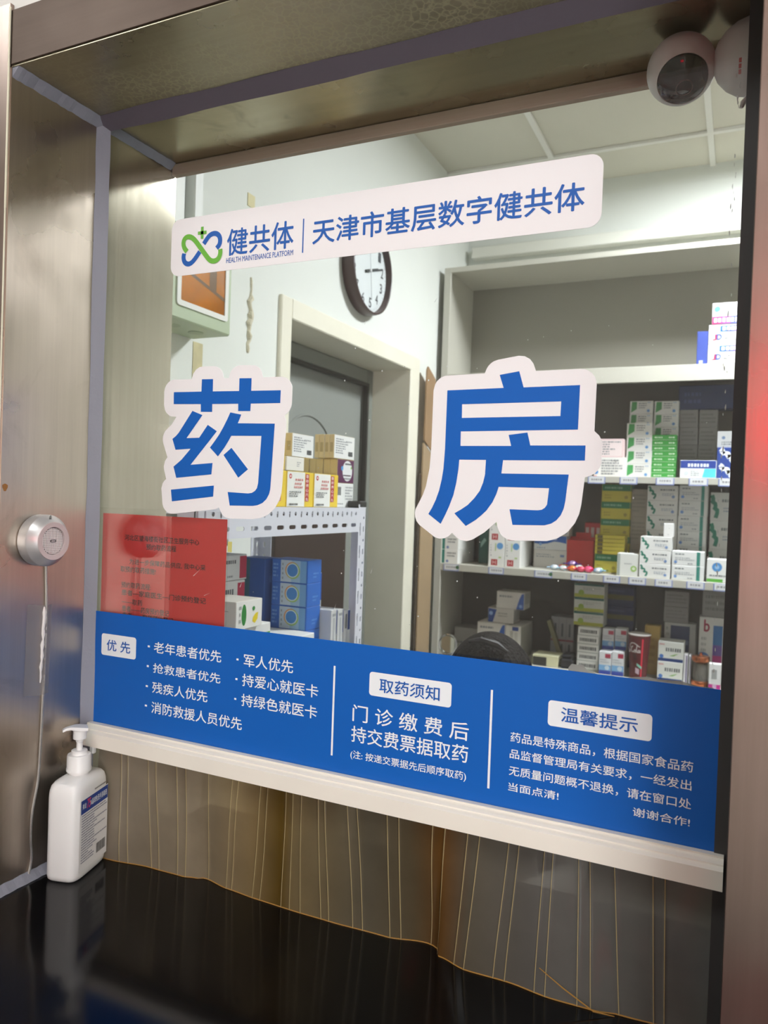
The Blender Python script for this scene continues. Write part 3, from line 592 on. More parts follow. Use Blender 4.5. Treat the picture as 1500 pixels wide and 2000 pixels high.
# ------------------------------------------------------------------ lamps
def panel(name, x, y, z, w, strength, tint, label, group):
    t = thing(name, label, 'ceiling light', (x, y, z), group)
    f = MB()
    for a, b, c, d in ((-w, w, -w, -w + .015), (-w, w, w - .015, w), (-w, -w + .015, -w + .015, w - .015), (w - .015, w, -w + .015, w - .015)):
        f.box(x + a, x + b, y + c, y + d, z - .012, z)
    f.build('frame', mat('lamp_frame', 'e8e8e8', 0.4), t)
    m = bpy.data.materials.new('lamp_' + name); m.use_nodes = True
    b = m.node_tree.nodes['Principled BSDF']; b.inputs['Base Color'].default_value = (.9, .9, .9, 1)
    b.inputs['Emission Color'].default_value = tint + (1,); b.inputs['Emission Strength'].default_value = strength
    MB().box(x - w + .015, x + w - .015, y - w + .015, y + w - .015, z - .008, z - .002).build('diffuser', m, t)
    return t
t = thing('ceiling_light', 'flat rectangular ceiling light in front of the medicine cabinet', 'ceiling light', (.28, 1.865, ZC - .004))
f = MB()
for a, b, c, d in ((.06, .50, 1.66, 1.675), (.06, .50, 2.055, 2.07), (.06, .075, 1.675, 2.055), (.485, .50, 1.675, 2.055)):
    f.box(a, b, c, d, ZC - .022, ZC - .0045, 0, .001)
f.build('frame', mat('lamp_frame', 'e8e8e8', 0.4), t)
M_GLOW = mat('lamp_glow', 'e6e6e6', 0.4)
gb_ = M_GLOW.node_tree.nodes['Principled BSDF']; gb_.inputs['Emission Color'].default_value = PHARMACY_TINT + (1,); gb_.inputs['Emission Strength'].default_value = PHARMACY_LIGHT
MB().box(.075, .485, 1.675, 2.055, ZC - .016, ZC - .006).build('diffuser', M_GLOW, t)
for x, y, lab in ((-1.9, -1.25, 'leftmost of the four square hall lights'), (-.65, -1.25, 'second of the four square hall lights from the left'), (.75, -2.0, 'third of the four square hall lights from the left'), (1.95, -2.0, 'rightmost of the four square hall lights')):
    panel('hall_light', x, y, ZC - .001, .30, HALL_LIGHT, HALL_TINT, lab, 'hall ceiling lights')
wn = MB()  # added window behind the viewer, brightens the bottle and the rail
for a, b, c, d in ((1.0, 2.7, .30, .36), (1.0, 2.7, 2.24, 2.30), (1.0, 1.06, .36, 2.24), (2.64, 2.7, .36, 2.24), (1.83, 1.87, .36, 2.24)):
    wn.box(a, b, -2.80, -2.76, c, d, 0, .004)
wn = struct(wn.build('fill_window', mat('lamp_frame', 'e8e8e8', 0.4)), 'unseen glowing window added as fill light in the hall wall opposite', 'window')
M_FILL = mat('fill_pane', 'e8eef2', 0.3); db_ = M_FILL.node_tree.nodes['Principled BSDF']
db_.inputs['Emission Color'].default_value = FILL_TINT + (1,); db_.inputs['Emission Strength'].default_value = FILL_LIGHT
MB().box(1.06, 2.64, -2.799, -2.785, .36, 2.24).build('pane', M_FILL, wn)
t = thing('led_display', 'red LED display on the hall wall opposite the service window', 'display', (.27, -2.79, 1.74))
MB().box(.01, .55, -2.799, -2.76, 1.72, 2.10, 0, .006).build('housing', mat('led_housing', '1a1a1a', 0.5), t)
MB().box(.03, .53, -2.76, -2.757, 1.74, 2.08).build('screen', mat('led_red', 'ff1838', 0.4, emit=LED_LIGHT), t)

# ------------------------------------------------------------------ prints on the glass
YS = -.0008
def sign_panel(name, loop, holes, y, m, parent, t=.0006):
    return MB().poly([loop] + holes, glass_fn(y), -t if False else t).build(name, m, parent)
# blue notice banner
bn = thing('notice_banner', 'blue notice banner with white Chinese lettering across the lower glass', 'banner', (-.42, -.001, 1.21))
fnb = glass_fn(YS)
MB().poly([[(-.8525, 1.2085), (-.0095, 1.2085), (-.0105, 1.3735), (-.852, 1.3735)]], lambda u, v, w: (u, YS - .0006 - w if w == 0 else YS, v), .0006).build('panel', M_BLUE, bn)
Y1, Y2 = YS - .0009, YS - .0013
heads = [(t_[1], t_[2:]) for t_ in BANNER_TEXT if t_[0] in ('t1', 't2', 't3')]
for r, (txt_, rc_) in zip(TAGS, heads):
    h = MB().poly([rounded(r[0], r[1], r[2], r[3], .004)], glass_fn(Y1)).build('heading_tag', M_WHITEPRINT, bn)
    hp = MB(); put_text(hp, txt_, rect_fn(rc_, Y2), 0, .011)
    hp.build('heading_lettering', M_BLUEPRINT, h, recalc=False)
for blks in (('a', 'dot'), ('b',), ('c',)):
    lp = MB()
    for blk, s, x0, x1, z0, z1 in BANNER_TEXT:
        if blk in blks:
            if blk == 'dot': lp.add([(x0, Y1, z0), (x1, Y1, z0), (x1, Y1, z1), (x0, Y1, z1)], [(0, 1, 2, 3)])
            else: put_text(lp, s, rect_fn((x0, x1, z0, z1), Y1), 0, .008)
    lp.build('lettering', M_WHITEPRINT, bn, recalc=False)
for r in DIVIDERS:
    xm = (r[0] + r[1]) / 2
    MB().add([(xm - .0013, Y1, r[2]), (xm + .0013, Y1, r[2]), (xm + .0013, Y1, r[3]), (xm - .0013, Y1, r[3])], [(0, 1, 2, 3)]).build('divider_line', M_WHITEPRINT, bn, recalc=False)

# rounded name sign
sg = thing('name_sign', 'white rounded sign with a green and blue loop logo and blue lettering', 'sign', (-.43, -.001, 1.845))
x0, x1, z0, z1 = SIGN_RECT
MB().poly([rounded(x0, x1, z0, z1, .014)], lambda u, v, w: (u, YS - .0006 if w == 0 else YS, v), .0006).build('panel', M_WHITEGLOSS, sg)
for blk, s, a, b, c, d in BANNER_TEXT:
    st = MB()
    if blk == 's1': put_text(st, s, rect_fn((a, b, c, d), Y1), 0, .012); st.build('logo_lettering', M_BLUEPRINT, sg, recalc=False)
    if blk == 's2': put_text(st, s, rect_fn((a, b, c, c + .0068), Y1), 0, .006); st.build('logo_caption', M_BLUEPRINT, sg, recalc=False)
    if blk == 's3': put_text(st, s, rect_fn((a, b, c, d), Y1), 0, .014); st.build('title_lettering', M_BLUEPRINT, sg, recalc=False)
r = SIGN_DIVIDER
MB().add([(r[0], Y1, r[2]), (r[1], Y1, r[2]), (r[1], Y1, r[3]), (r[0], Y1, r[3])], [(0, 1, 2, 3)]).build('divider_line', M_BLUEPRINT, sg, recalc=False)
def smooth2(P, n=2):
    for _ in range(n):
        Q = [P[0]]
        for a, b in zip(P, P[1:]):
            Q += [(a[0] * .75 + b[0] * .25, a[1] * .75 + b[1] * .25), (a[0] * .25 + b[0] * .75, a[1] * .25 + b[1] * .75)]
        P = Q + [P[-1]]
    return P
lgm = MB()
WL = .0068
ribbon(lgm, smooth2(LOGO_BLUE_A), WL, lambda u, v: (u, Y1, v), 1)
ribbon(lgm, smooth2(LOGO_BLUE_B), WL, lambda u, v: (u, Y1, v), 1)
ribbon(lgm, smooth2(LOGO_GREEN), WL, lambda u, v: (u, Y2, v), 0)
px, pz = LOGO_PLUS
for a, b in ((.0072, .0022), (.0022, .0080)):
    lgm.add([(px - a, Y2, pz - b), (px + a, Y2, pz - b), (px + a, Y2, pz + b), (px - a, Y2, pz + b)], [(0, 1, 2, 3)], 0)
lgm.build('loop_logo', [M_GREENPRINT, M_BLUEPRINT], sg, recalc=False)

# the two large characters
for nm, polys, edge, holes, lab in (('character_sticker', GLYPH_YAO, EDGE_YAO, [], 'large blue character with a white border, left of the two on the glass'),
                                    ('character_sticker', GLYPH_FANG, EDGE_FANG, [FANG_HOLE], 'large blue character with a white border, right of the two on the glass')):
    cx = sum(p[0] for p in edge) / len(edge); zb = min(p[1] for p in edge)
    t = thing(nm, lab, 'sticker', (cx, -.001, zb), 'large blue character stickers')
    MB().poly([edge], lambda u, v, w: (u, YS - .0006 if w == 0 else YS, v), .0006).build('white_border', M_WHITEGLOSS, t)
    g = MB()
    for i, p in enumerate(polys):
        g.poly([p] + (holes if i == 0 else []), glass_fn(Y1))
    g.build('character', M_BLUE, t, recalc=False)

# red notice in a clear sleeve behind the glass
po = thing('red_notice', 'red paper notice with black lettering in a clear sleeve behind the glass', 'notice', (-.735, .009, 1.34))
x0, x1, z0, z1 = POSTER_RED
PT_ = .0022
pf = lambda u, v, w=0: (u, .0105 - (0 if w == 0 else -.0004), v)
MB().poly([[(x0, z0), (x1, z0), (x1, z1 - .0), (x0, z1)]], pf, .0004).build('paper', mat('red_paper', 'c82a27', 0.5, spec=0.4), po)
pl = MB()
for s, a, b, c, d in POSTER_TEXT:
    zm = (c + d) / 2; hh = .0041 if '取' in s or '河' in s or '为' in s or '患' in s else .004
    put_text(pl, s, rect_fn((a, b, zm - hh, zm + hh), .0101), 0, .016)
pl.build('lettering', mat('print_black_red', '260505', 0.6), po, recalc=False)
x0, x1, z0, z1 = POSTER_SLEEVE
M_FILM = film_material('sleeve_film', 'f4f4f0', 0.025, 0.1)
MB().poly([[(x0 + .002, z0), (x1, z0), (x1, z1 + .0015), (x0 + .002, z1)]], lambda u, v, w=0: (u, .0085, v)).build('sleeve', M_FILM, po, recalc=False)
MB().box(x1 - .001, x1 + .0055, .0078, .0084, 1.472, 1.486).build('yellow_tab', mat('yellow_tape', 'd9cf7a', 0.5), po)

# dried adhesive along the banner edge
SM = [(-.1602, 1.3725), (-.1602, 1.3765), (-.1566, 1.3812), (-.1512, 1.3805), (-.1459, 1.3815), (-.1408, 1.3766), (-.128, 1.3729), (-.1149, 1.3738), (-.1081, 1.3701 + .003), (-.0994, 1.3735), (-.0919, 1.3754), (-.0809, 1.3769), (-.067, 1.3761), (-.0475, 1.3771), (-.0369, 1.375), (-.0297, 1.374), (-.0189, 1.3745), (-.0165, 1.3735), (-.0165, 1.3725)]
tag(MB().poly([SM], glass_fn(-.0004)).build('adhesive_residue', film_material('adhesive_grey', '8f8f8a', 0.85, 0.6), recalc=False), 'grey smear of dried adhesive above the right end of the banner', 'adhesive')
rnd = random.Random(3)
sp = MB()
for i in range(70):
    x = rnd.uniform(-.62, -.02); z = rnd.uniform(1.39, 1.75); r = rnd.choice((.0004, .0005, .0006, .0009))
    sp.add([(x + r * math.cos(a), -.0003, z + r * math.sin(a) * rnd.uniform(.7, 1.6)) for a in [k * PI / 3 for k in range(6)]], [list(range(6))])
for i in range(46):
    z = rnd.uniform(1.39, 1.98); x = rnd.gauss(-.0185, .0012); r = rnd.uniform(.0005, .0012)
    sp.add([(x + r * math.cos(a) * .6, -.0003, z + r * math.sin(a) * rnd.uniform(1, 4)) for a in [k * PI / 3 for k in range(6)]], [list(range(6))])
for (x, z, a, l) in ((-.45, 1.408, 1.2, .013), (-.667, 1.437, .7, .016), (-.59, 1.428, 1.15, .01), (-.648, 1.412, .4, .012), (-.40, 1.46, 1.3, .012), (-.33, 1.78, .9, .006), (-.42, 1.76, 1.2, .009)):
    sp.add([(x, -.0003, z), (x + .0006, -.0003, z - .0003), (x + l * math.cos(a), -.0003, z + l * math.sin(a))], [(0, 1, 2)])
tag(sp.build('paint_flecks', mat('fleck', 'c9cbc6', 0.7), recalc=False), 'tiny pale flecks and scratches scattered on the glass', 'flecks', kind='stuff')

# ------------------------------------------------------------------ aluminium rail and clear curtain
rl = thing('aluminium_rail', 'pale aluminium rail along the bottom of the glass', 'rail', (-.42, -.01, 1.186))
prof = [(-.024, 1.1845), (-.024, 1.2035), (-.0215, 1.205), (-.0215, 1.2035), (-.0175, 1.206), (-.0175, 1.2075), (-.014, 1.2095), (-.014, 1.2075), (-.010, 1.2105), (-.010, 1.2125), (-.002, 1.2125), (-.002, 1.195), (.008, 1.195), (.008, 1.2125), (.014, 1.2125), (.014, 1.1845)]
RX0, RX1 = -.8425, -.0015
V = [(RX0, p[0], p[1]) for p in prof] + [(RX1, p[0], p[1]) for p in prof]
n = len(prof)
rb_ = MB().add(V, [[i, (i + 1) % n, n + (i + 1) % n, n + i] for i in range(n)])
rb_.poly([prof], lambda u, v, w=0: (RX0, u, v)); rb_.poly([prof], lambda u, v, w=0: (RX1, u, v))
rb_.build('profile', mat('pale_aluminium', 'efe7da', 0.42, metal=0.0, var=0.04, vscale=12), rl, merge=True)
MB().box(-.8275, -.8195, -.020, -.013, 1.1725, 1.1845, 0, .0015).build('clip', M_PLASTIC_W, rl)

def curtain():
    pts = [(-.836, -.007), (-.804, -.007), (-.724, .004), (-.676, .006), (-.652, .012), (-.645, .017), (-.60, .009), (-.553, .006), (-.49, .005), (-.445, .006), (-.37, .010), (-.318, .022), (-.306, .020), (-.297, .004), (-.26, -.006), (-.213, -.004), (-.164, -.009), (-.119, -.007), (-.093, -.001), (-.05, .002), (-.008, .006)]
    def yb(x):
        for a, b in zip(pts, pts[1:]):
            if a[0] <= x <= b[0]:
                t = (x - a[0]) / (b[0] - a[0]); t = t * t * (3 - 2 * t); return a[1] + (b[1] - a[1]) * t
        return pts[-1][1]
    xs = set(); X0, X1 = -.832, -.0085
    x = X0
    while x < X1: xs.add(round(x, 4)); x += .006
    for f in FOLDS:
        for d in (-.0018, -.0005, 0, .0005, .0018): xs.add(round(f + d, 4))
    xs = sorted(v for v in xs if X0 <= v <= X1)
    NZ = 22; ztop = 1.1840
    V, F, M = [], [], []
    for j in range(NZ + 1):
        t = j / NZ; z = ztop + (CZ + .0006 - ztop) * t
        for x in xs:
            k = t * t * (3 - 2 * t)
            y = .003 * (1 - k) + yb(x) * k + .0035 * math.sin(x * 46 + 2 * t) * (1 - t) * t * 2 + .0015 * math.sin(x * 113 + z * 30) * t * (1 - t)
            lean = .012 * math.sin(x * 19) * (1 - t) * min(1, (X1 - x) / .08)
            for f in FOLDS:
                d = abs(x - f)
                if d < .0012: y -= .0014 * (1 - d / .0012)
            V.append((x + lean, y, z))
    W = len(xs)
    for j in range(NZ):
        for i in range(W - 1):
            F.append([j * W + i, j * W + i + 1, (j + 1) * W + i + 1, (j + 1) * W + i])
            mid = (xs[i] + xs[i + 1]) / 2
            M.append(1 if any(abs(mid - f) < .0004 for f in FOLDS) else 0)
    mb = MB()
    for f, m in zip(F, M): pass
    mb.v = V; mb.f = F; mb.m = M; mb.sm = [True] * len(F)
    return mb, yb
def curtain_material(key, ridge):
    m = bpy.data.materials.new(key); m.use_nodes = True
    nt = m.node_tree; N = nt.nodes; L = nt.links
    b = N['Principled BSDF']; b.inputs['Roughness'].default_value = 0.22
    tc = N.new('ShaderNodeTexCoord'); sx = N.new('ShaderNodeSeparateXYZ'); L.new(tc.outputs['Object'], sx.inputs[0])
    # smoke-brown plastic, yellowed most around the middle strips
    cr = N.new('ShaderNodeValToRGB')
    E = cr.color_ramp.elements
    mr = N.new('ShaderNodeMapRange'); mr.inputs['From Min'].default_value = -.84; mr.inputs['From Max'].default_value = 0.0
    L.new(sx.outputs['X'], mr.inputs['Value'])
    stops = ((0.0, 'aa9d8b'), (0.22, 'a3937a'), (0.33, '9a835c'), (0.385, '6e5520'), (0.41, '8f7c58'), (0.53, '6f6756'), (0.60, '6a5d46'), (0.645, '7a5428'), (0.69, '6c6455'), (0.78, '74706a'), (1.0, '7d7d78'))
    while len(E) < len(stops): E.new(0.5)
    for e, (p, c) in zip(E, stops): e.position = p; e.color = srgb(c)
    L.new(mr.outputs['Result'], cr.inputs['Fac'])
    ns = N.new('ShaderNodeTexNoise'); ns.inputs['Scale'].default_value = 14; ns.inputs['Detail'].default_value = 5; L.new(tc.outputs['Object'], ns.inputs['Vector'])
    vm = N.new('ShaderNodeMixRGB'); vm.blend_type = 'MULTIPLY'; vm.inputs['Fac'].default_value = 0.45
    L.new(cr.outputs['Color'], vm.inputs[1]); L.new(ns.outputs['Fac'], vm.inputs[2])
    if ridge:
        b.inputs['Base Color'].default_value = srgb('b5a276'); b.inputs['Roughness'].default_value = 0.15  # yellowed ridges, paled to stand for light caught along the folds
    else:
        L.new(vm.outputs['Color'], b.inputs['Base Color'])
    t = N.new('ShaderNodeBsdfTransparent')
    L.new(cr.outputs['Color'], t.inputs[0])
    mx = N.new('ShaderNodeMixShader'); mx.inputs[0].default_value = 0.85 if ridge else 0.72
    L.new(t.outputs[0], mx.inputs[1]); L.new(b.outputs[0], mx.inputs[2]); L.new(mx.outputs[0], N['Material Output'].inputs['Surface'])
    return m
cu = thing('plastic_curtain', 'smoky clear plastic curtain hanging between rail and counter', 'curtain', (-.42, 0, CZ))
cmb, yb_ = curtain()
M_CUR, M_RIDGE = curtain_material('curtain_plastic', False), curtain_material('curtain_ridge_glint', True)
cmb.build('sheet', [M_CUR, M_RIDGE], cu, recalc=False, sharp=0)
MB().tube([(-.176, -.0135, 1.0535), (-.150, -.0145, 1.040), (-.118, -.0145, 1.0255), (-.098, -.006, 1.0215)], [.0004, .0007, .0007, .0005], 5).build('crease', mat('curtain_hem', 'a67a3c', 0.25), cu)
hem = [(-.832 + .8235 * k / 120, yb_(-.832 + .8235 * k / 120) - .0004, CZ + .0009) for k in range(121)]
MB().tube(hem, .0007, 5).build('hem', mat('curtain_hem', 'a67a3c', 0.25), cu)

# ------------------------------------------------------------------ things on the left jamb
sk = thing('intercom_speaker', 'round silver intercom speaker stuck on the left steel jamb', 'speaker', (OL, -.0955, 1.479))
SO = (OL + .0003, -.0955, 1.479)
M_SILVER = mat('silver_plastic', 'c9c6c6', 0.32, metal=0.55)
MB().lathe([(.0335, 0), (.0345, .001), (.0345, .016), (.0340, .0175), (.0262, .0270), (.0254, .0280)], SO, 'x', 48, caps=(True, False)).build('body', M_SILVER, sk)
MB().lathe([(.0256, .0278), (.0250, .0288), (.0186, .0284), (.0176, .0255)], SO, 'x', 48, caps=(False, False)).build('front_ring', mat('pink_grey_ring', 'c3b4b2', 0.4, metal=0.3), sk)
gm = MB()
nn = 15
gm.lathe([(.0173, .0256), (.0001, .0256)], SO, 'x', 32, mi=1)
for k in range(-nn // 2 + 1, nn // 2 + 1):
    o = k * .0023; h = math.sqrt(max(.0172 ** 2 - o * o, 0))
    if h > .002:
        gm.box(SO[0] + .0262, SO[0] + .0268, SO[1] + o - .0005, SO[1] + o + .0005, SO[2] - h, SO[2] + h, 0)
        gm.box(SO[0] + .0260, SO[0] + .0266, SO[1] - h, SO[1] + h, SO[2] + o - .0004, SO[2] + o + .0004, 0)
gm.box(SO[0] + .0258, SO[0] + .0270, SO[1] - .0045, SO[1] + .0045, SO[2] - .0018, SO[2] + .0018, 1).box(SO[0] + .0268, SO[0] + .0273, SO[1] - .003, SO[1] + .003, SO[2] - .0006, SO[2] + .0006, 0)
gm.build('grille', [mat('grille_white', 'e6dfdd', 0.3, metal=0.3), mat('grille_dark', '1d1a1a', 0.6)], sk)
ic = MB()
for k in range(3):
    ic.tube([(SO[0] + .0235, SO[1] + .0042 * (.35 + .3 * k) * math.cos(a), SO[2] + .0300 + .0042 * (.35 + .3 * k) * math.sin(a)) for a in [PI * (.6 + .8 * j / 6) for j in range(7)]], .0005, 4)
ic.build('wave_icon', mat('icon_grey', '3a3836', 0.5), sk)
cp = [(-.084, 1.4475), (-.081, 1.391), (-.082, 1.307), (-.0838, 1.223), (-.0848, 1.199), (-.0865, 1.154), (-.092, 1.128), (-.096, 1.108), (-.097, 1.074), (-.094, 1.052), (-.096, 1.036), (-.100, 1.0235)]
tag(MB().tube([(OL + .0018, a, b) for a, b in smooth2(cp, 2)], .0018, 8).build('speaker_cable', mat('silver_cable', 'cfccca', 0.25, metal=0.8)), 'thin silver cable running down the steel jamb from the speaker', 'cable')
tp = thing('clear_tape', 'strip of crinkled clear tape holding the cable to the jamb', 'tape', (OL, -.092, 1.27))
tm = MB(); NT = 26
V = []
for i in range(NT + 1):
    z = 1.268 + .122 * i / NT
    for y in (-.112, -.103, -.0935, -.088, -.0845, -.0805, -.0775, -.072):
        h = .0004
        if y in (-.088, -.0845): h = .0016 + rnd.uniform(0, .0018)
        if y == -.0805: h = .0042
        if y == -.0775: h = .0012
        V.append((OL + h, y + (z - 1.33) * .02, z + (.003 if y < -.1 else 0)))
tm.add(V, [[i * 8 + k, i * 8 + k + 1, (i + 1) * 8 + k + 1, (i + 1) * 8 + k] for i in range(NT) for k in range(7)], 0, True)
tm.build('film', film_material('tape_film', 'd6d0cf', 0.22, 0.12), tp, recalc=False)
cr_ = [(OL + .0022, -.0885 + .0005 * math.sin(i * 1.7) + (i / 14) * .004, 1.285 + .103 * i / 14) for i in range(15)]
MB().tube(cr_, [.0007, .0016, .0012, .0026, .0014, .0028, .0018, .003, .0016, .0028, .0022, .0026, .0028, .003, .001], 7).build('crease', film_material('tape_crease', 'f4eeea', 0.85, 0.18), tp)
tag(MB().poly([[(-.149 + .004 * math.cos(a) * (1 + .3 * math.sin(3 * a)), 1.548 + .005 * math.sin(a)) for a in [k * PI / 5 for k in range(10)]]], lambda u, v, w=0: (OL + .0002, u, v)).build('rust_mark', mat('rust', '8a5a26', 0.8), recalc=False), 'small rusty stain on the outer edge of the left jamb', 'stain')

# ------------------------------------------------------------------ hand sanitiser bottle
BC, BA = Vector((-.8165, -.0475, CZ)), math.radians(15)
bt = thing('sanitiser_bottle', 'white pump bottle of hand sanitiser with a blue banded label', 'bottle', BC)
BT_, BW = .0245, .0415
def bfn(a, b, h):       # a: outward (label normal), b: along label width, h: height
    return (BC.x + a * math.cos(BA) - b * math.sin(BA), BC.y + a * math.sin(BA) + b * math.cos(BA), CZ + h)
bm_ = MB()
secs = [(.0, .80, .88), (.0006, .88, .93), (.003, .965, .98), (.008, 1, 1), (.112, 1, 1), (.120, .985, .975), (.126, .93, .93), (.1305, .80, .84), (.1335, .60, .55), (.1345, .55, .38)]
NS = 40
V = []
for h, sa, sb in secs:
    for k in range(NS):
        a = 2 * PI * k / NS; c, s_ = math.cos(a), math.sin(a); e = 0.42
        V.append(bfn(BT_ * sa * math.copysign(abs(c) ** e, c), BW * sb * math.copysign(abs(s_) ** e, s_), h + .0003))
F = [[i * NS + k, i * NS + (k + 1) % NS, (i + 1) * NS + (k + 1) % NS, (i + 1) * NS + k] for i in range(len(secs) - 1) for k in range(NS)]
F += [list(range(NS))[::-1], [(len(secs) - 1) * NS + k for k in range(NS)]]
bm_.add(V, F, 0, True)
bm_.build('body', mat('bottle_white', 'f2efec', 0.38), bt)
lb = MB()
LZ0, LZ1, LB0, LB1 = .012, .110, -.0345, .0345
ln = lambda u, v, w=0: bfn(BT_ + .0004 + w, LB0 + (LB1 - LB0) * u, LZ0 + (LZ1 - LZ0) * v)
lb.add([ln(0, 0), ln(1, 0), ln(1, 1), ln(0, 1)], [(0, 1, 2, 3)], 0)
lb.add([ln(.03, .80, .0002), ln(.99, .80, .0002), ln(.99, .99, .0002), ln(.03, .99, .0002)], [(0, 1, 2, 3)], 1)
put_text(lb, '75', lambda u, v: ln(.22 + .12 * u + .02 * v, .845 + .125 * v, .0005), 3, .02)
put_text(lb, '美诠', lambda u, v: ln(.07 + .13 * u, .865 + .075 * v, .0004), 2, .015)
put_text(lb, '%晶球免洗手消毒液', lambda u, v: ln(.35 + .60 * u, .855 + .085 * v, .0004), 2, .015)
rr_ = random.Random(11)
for k in range(19):
    zz = .765 - .036 * k
    u = .06; uend = rr_.choice((.95, .95, .6, .9, .5)) if k < 14 else rr_.choice((.45, .5, .3))
    while u < uend:
        w_ = rr_.uniform(.008, .022)
        lb.add([ln(u, zz, .0004), ln(u + w_, zz, .0004), ln(u + w_, zz + .017, .0004), ln(u, zz + .017, .0004)], [(0, 1, 2, 3)], 4)
        u += w_ + rr_.uniform(.006, .014)
u = .60
while u < .93:
    w_ = rr_.choice((.006, .009, .014))
    lb.add([ln(u, .10, .0004), ln(u + w_, .10, .0004), ln(u + w_, .24, .0004), ln(u, .24, .0004)], [(0, 1, 2, 3)], 5); u += w_ + rr_.choice((.006, .009))
for k in range(14):
    u = .50 + .03 * k
    lb.add([ln(u, 1.035, .0001), ln(u + .018, 1.035, .0001), ln(u + .018, 1.055, .0001), ln(u, 1.055, .0001)], [(0, 1, 2, 3)], 5)
lb.build('label', [mat('label_white', 'f3f0ee', 0.35), mat('label_blue', '173f8f', 0.4), M_WHITEPRINT, mat('label_pink', 'e0406c', 0.4), mat('label_ink', '5a5c78', 0.5), mat('label_black', '3a3836', 0.5)], bt, recalc=False)
NC = (BC.x, BC.y, CZ)
MB().lathe([(.0135, .1335), (.0135, .139), (.0165, .1385), (.0168, .142), (.0162, .1432), (.0160, .159), (.0152, .1612), (.0105, .1614), (.0105, .1665), (.0098, .167), (.0, .167)], NC, 'z', 36).build('collar', M_PLASTIC_W, bt)
pm = MB().lathe([(.0042, .166), (.0042, .178), (.0052, .1785), (.0052, .1815), (.0062, .182), (.0088, .1825), (.0092, .1945), (.0096, .1965), (.0, .1985)], NC, 'z', 28)
nd = Vector((-.62, -.78, 0)).normalized(); sd = Vector((-nd.y, nd.x, 0))
V = []
prof_n = [(-.010, .0095, .1945, .1985), (0, .0098, .1945, .200), (.006, .0085, .1955, .2005), (.012, .0052, .1962, .2003), (.018, .0042, .1955, .1992), (.0225, .0038, .1935, .1970)]
for d, hw, zlo, zhi in prof_n:
    c = Vector(NC) + nd * d
    for sx_, zz in ((-1, zlo), (1, zlo), (1, zhi), (-1, zhi)):
        V.append(c + sd * hw * sx_ + Vector((0, 0, zz)))
n4 = len(prof_n)
pm.add(V, [[i * 4 + k, i * 4 + (k + 1) % 4, (i + 1) * 4 + (k + 1) % 4, (i + 1) * 4 + k] for i in range(n4 - 1) for k in range(4)] + [[3, 2, 1, 0], [(n4 - 1) * 4 + k for k in range(4)]])
pm.build('pump_head', M_PLASTIC_W, bt, bevel=.0012)

# ------------------------------------------------------------------ camera under the lintel
DC, DR = Vector((-.079, .088, 2.041)), .0365
sc = thing('dome_camera', 'white round surveillance camera in the upper right corner behind the glass', 'camera', (0, .088, 2.04))
cap_dir = (rgt * -.17 + upv * -.78 - fwd * .60).normalized()
q = Vector((0, 0, 1)).rotation_difference(cap_dir)
hb = MB()
prof_d = [(DR * math.sin(a), DR * math.cos(a)) for a in [math.radians(47 + 133 * k / 24) for k in range(25)]]
prof_d = [(DR * .70, DR * .60)] + prof_d
V = []
SEG = 40
for r_, h in prof_d:
    for k in range(SEG):
        a = 2 * PI * k / SEG
        V.append(DC + q @ Vector((r_ * math.cos(a), r_ * math.sin(a), h)))
hb.add(V, [[i * SEG + k, i * SEG + (k + 1) % SEG, (i + 1) * SEG + (k + 1) % SEG, (i + 1) * SEG + k] for i in range(len(prof_d) - 1) for k in range(SEG)], 0, True)
hb.build('head', mat('camera_white', 'd8d3cf', 0.4), sc)
vb = MB()
R2 = DR * .985
prof_v = [(R2 * math.sin(a), R2 * math.cos(a)) for a in [math.radians(46.5 * k / 12) for k in range(13)]]
V = []
for r_, h in prof_v:
    for k in range(SEG):
        a = 2 * PI * k / SEG; V.append(DC + q @ Vector((r_ * math.cos(a), r_ * math.sin(a), h)))
vb.add(V, [[i * SEG + k, i * SEG + (k + 1) % SEG, (i + 1) * SEG + (k + 1) % SEG, (i + 1) * SEG + k] for i in range(len(prof_v) - 1) for k in range(SEG)], 0, True)
vis = vb.build('visor', mat('camera_visor', '0b0c10', 0.06, spec=0.5), sc)
off = (q @ Vector((0, 0, 1)) + upv * -.25 + rgt * .05).normalized()
qa = Vector((0, 0, 1)).rotation_difference(off)
MB().tube([DC + off * R2 * 1.0 + qa @ Vector((.0085 * math.cos(a), .0085 * math.sin(a), -.0008)) for a in [2 * PI * k / 24 for k in range(24)]], .0006, 5, closed=True).build('lens_ring', mat('lens_ring', '5a4440', 0.3), sc)
bs = MB().lathe([(.039, 0), (.0395, -.004), (.039, -.012), (.036, -.024), (.030, -.034), (.020, -.043), (.010, -.047), (.0, -.048)], (OR - .0004, .088, 2.040), 'x', 40)
bs.build('mount', mat('camera_mount', 'cfcac6', 0.45), sc)
MB().tube([(-.008, .086, 2.003), (-.010, .085, 1.996), (-.0145, .084, 1.990), (-.016, .084, 1.985)], [.002, .0022, .003, .002], 8).build('aerial', mat('camera_mount', 'cfcac6'), sc)
mk_ = MB()
for k in range(3):
    mk_.box(-.0185 - .001, -.0185 + .0016, .0495, .0505, 2.004 + .006 * k, 2.0085 + .006 * k)
mk_.build('red_mark', mat('red_mark', 'c24a4a', .5), sc)

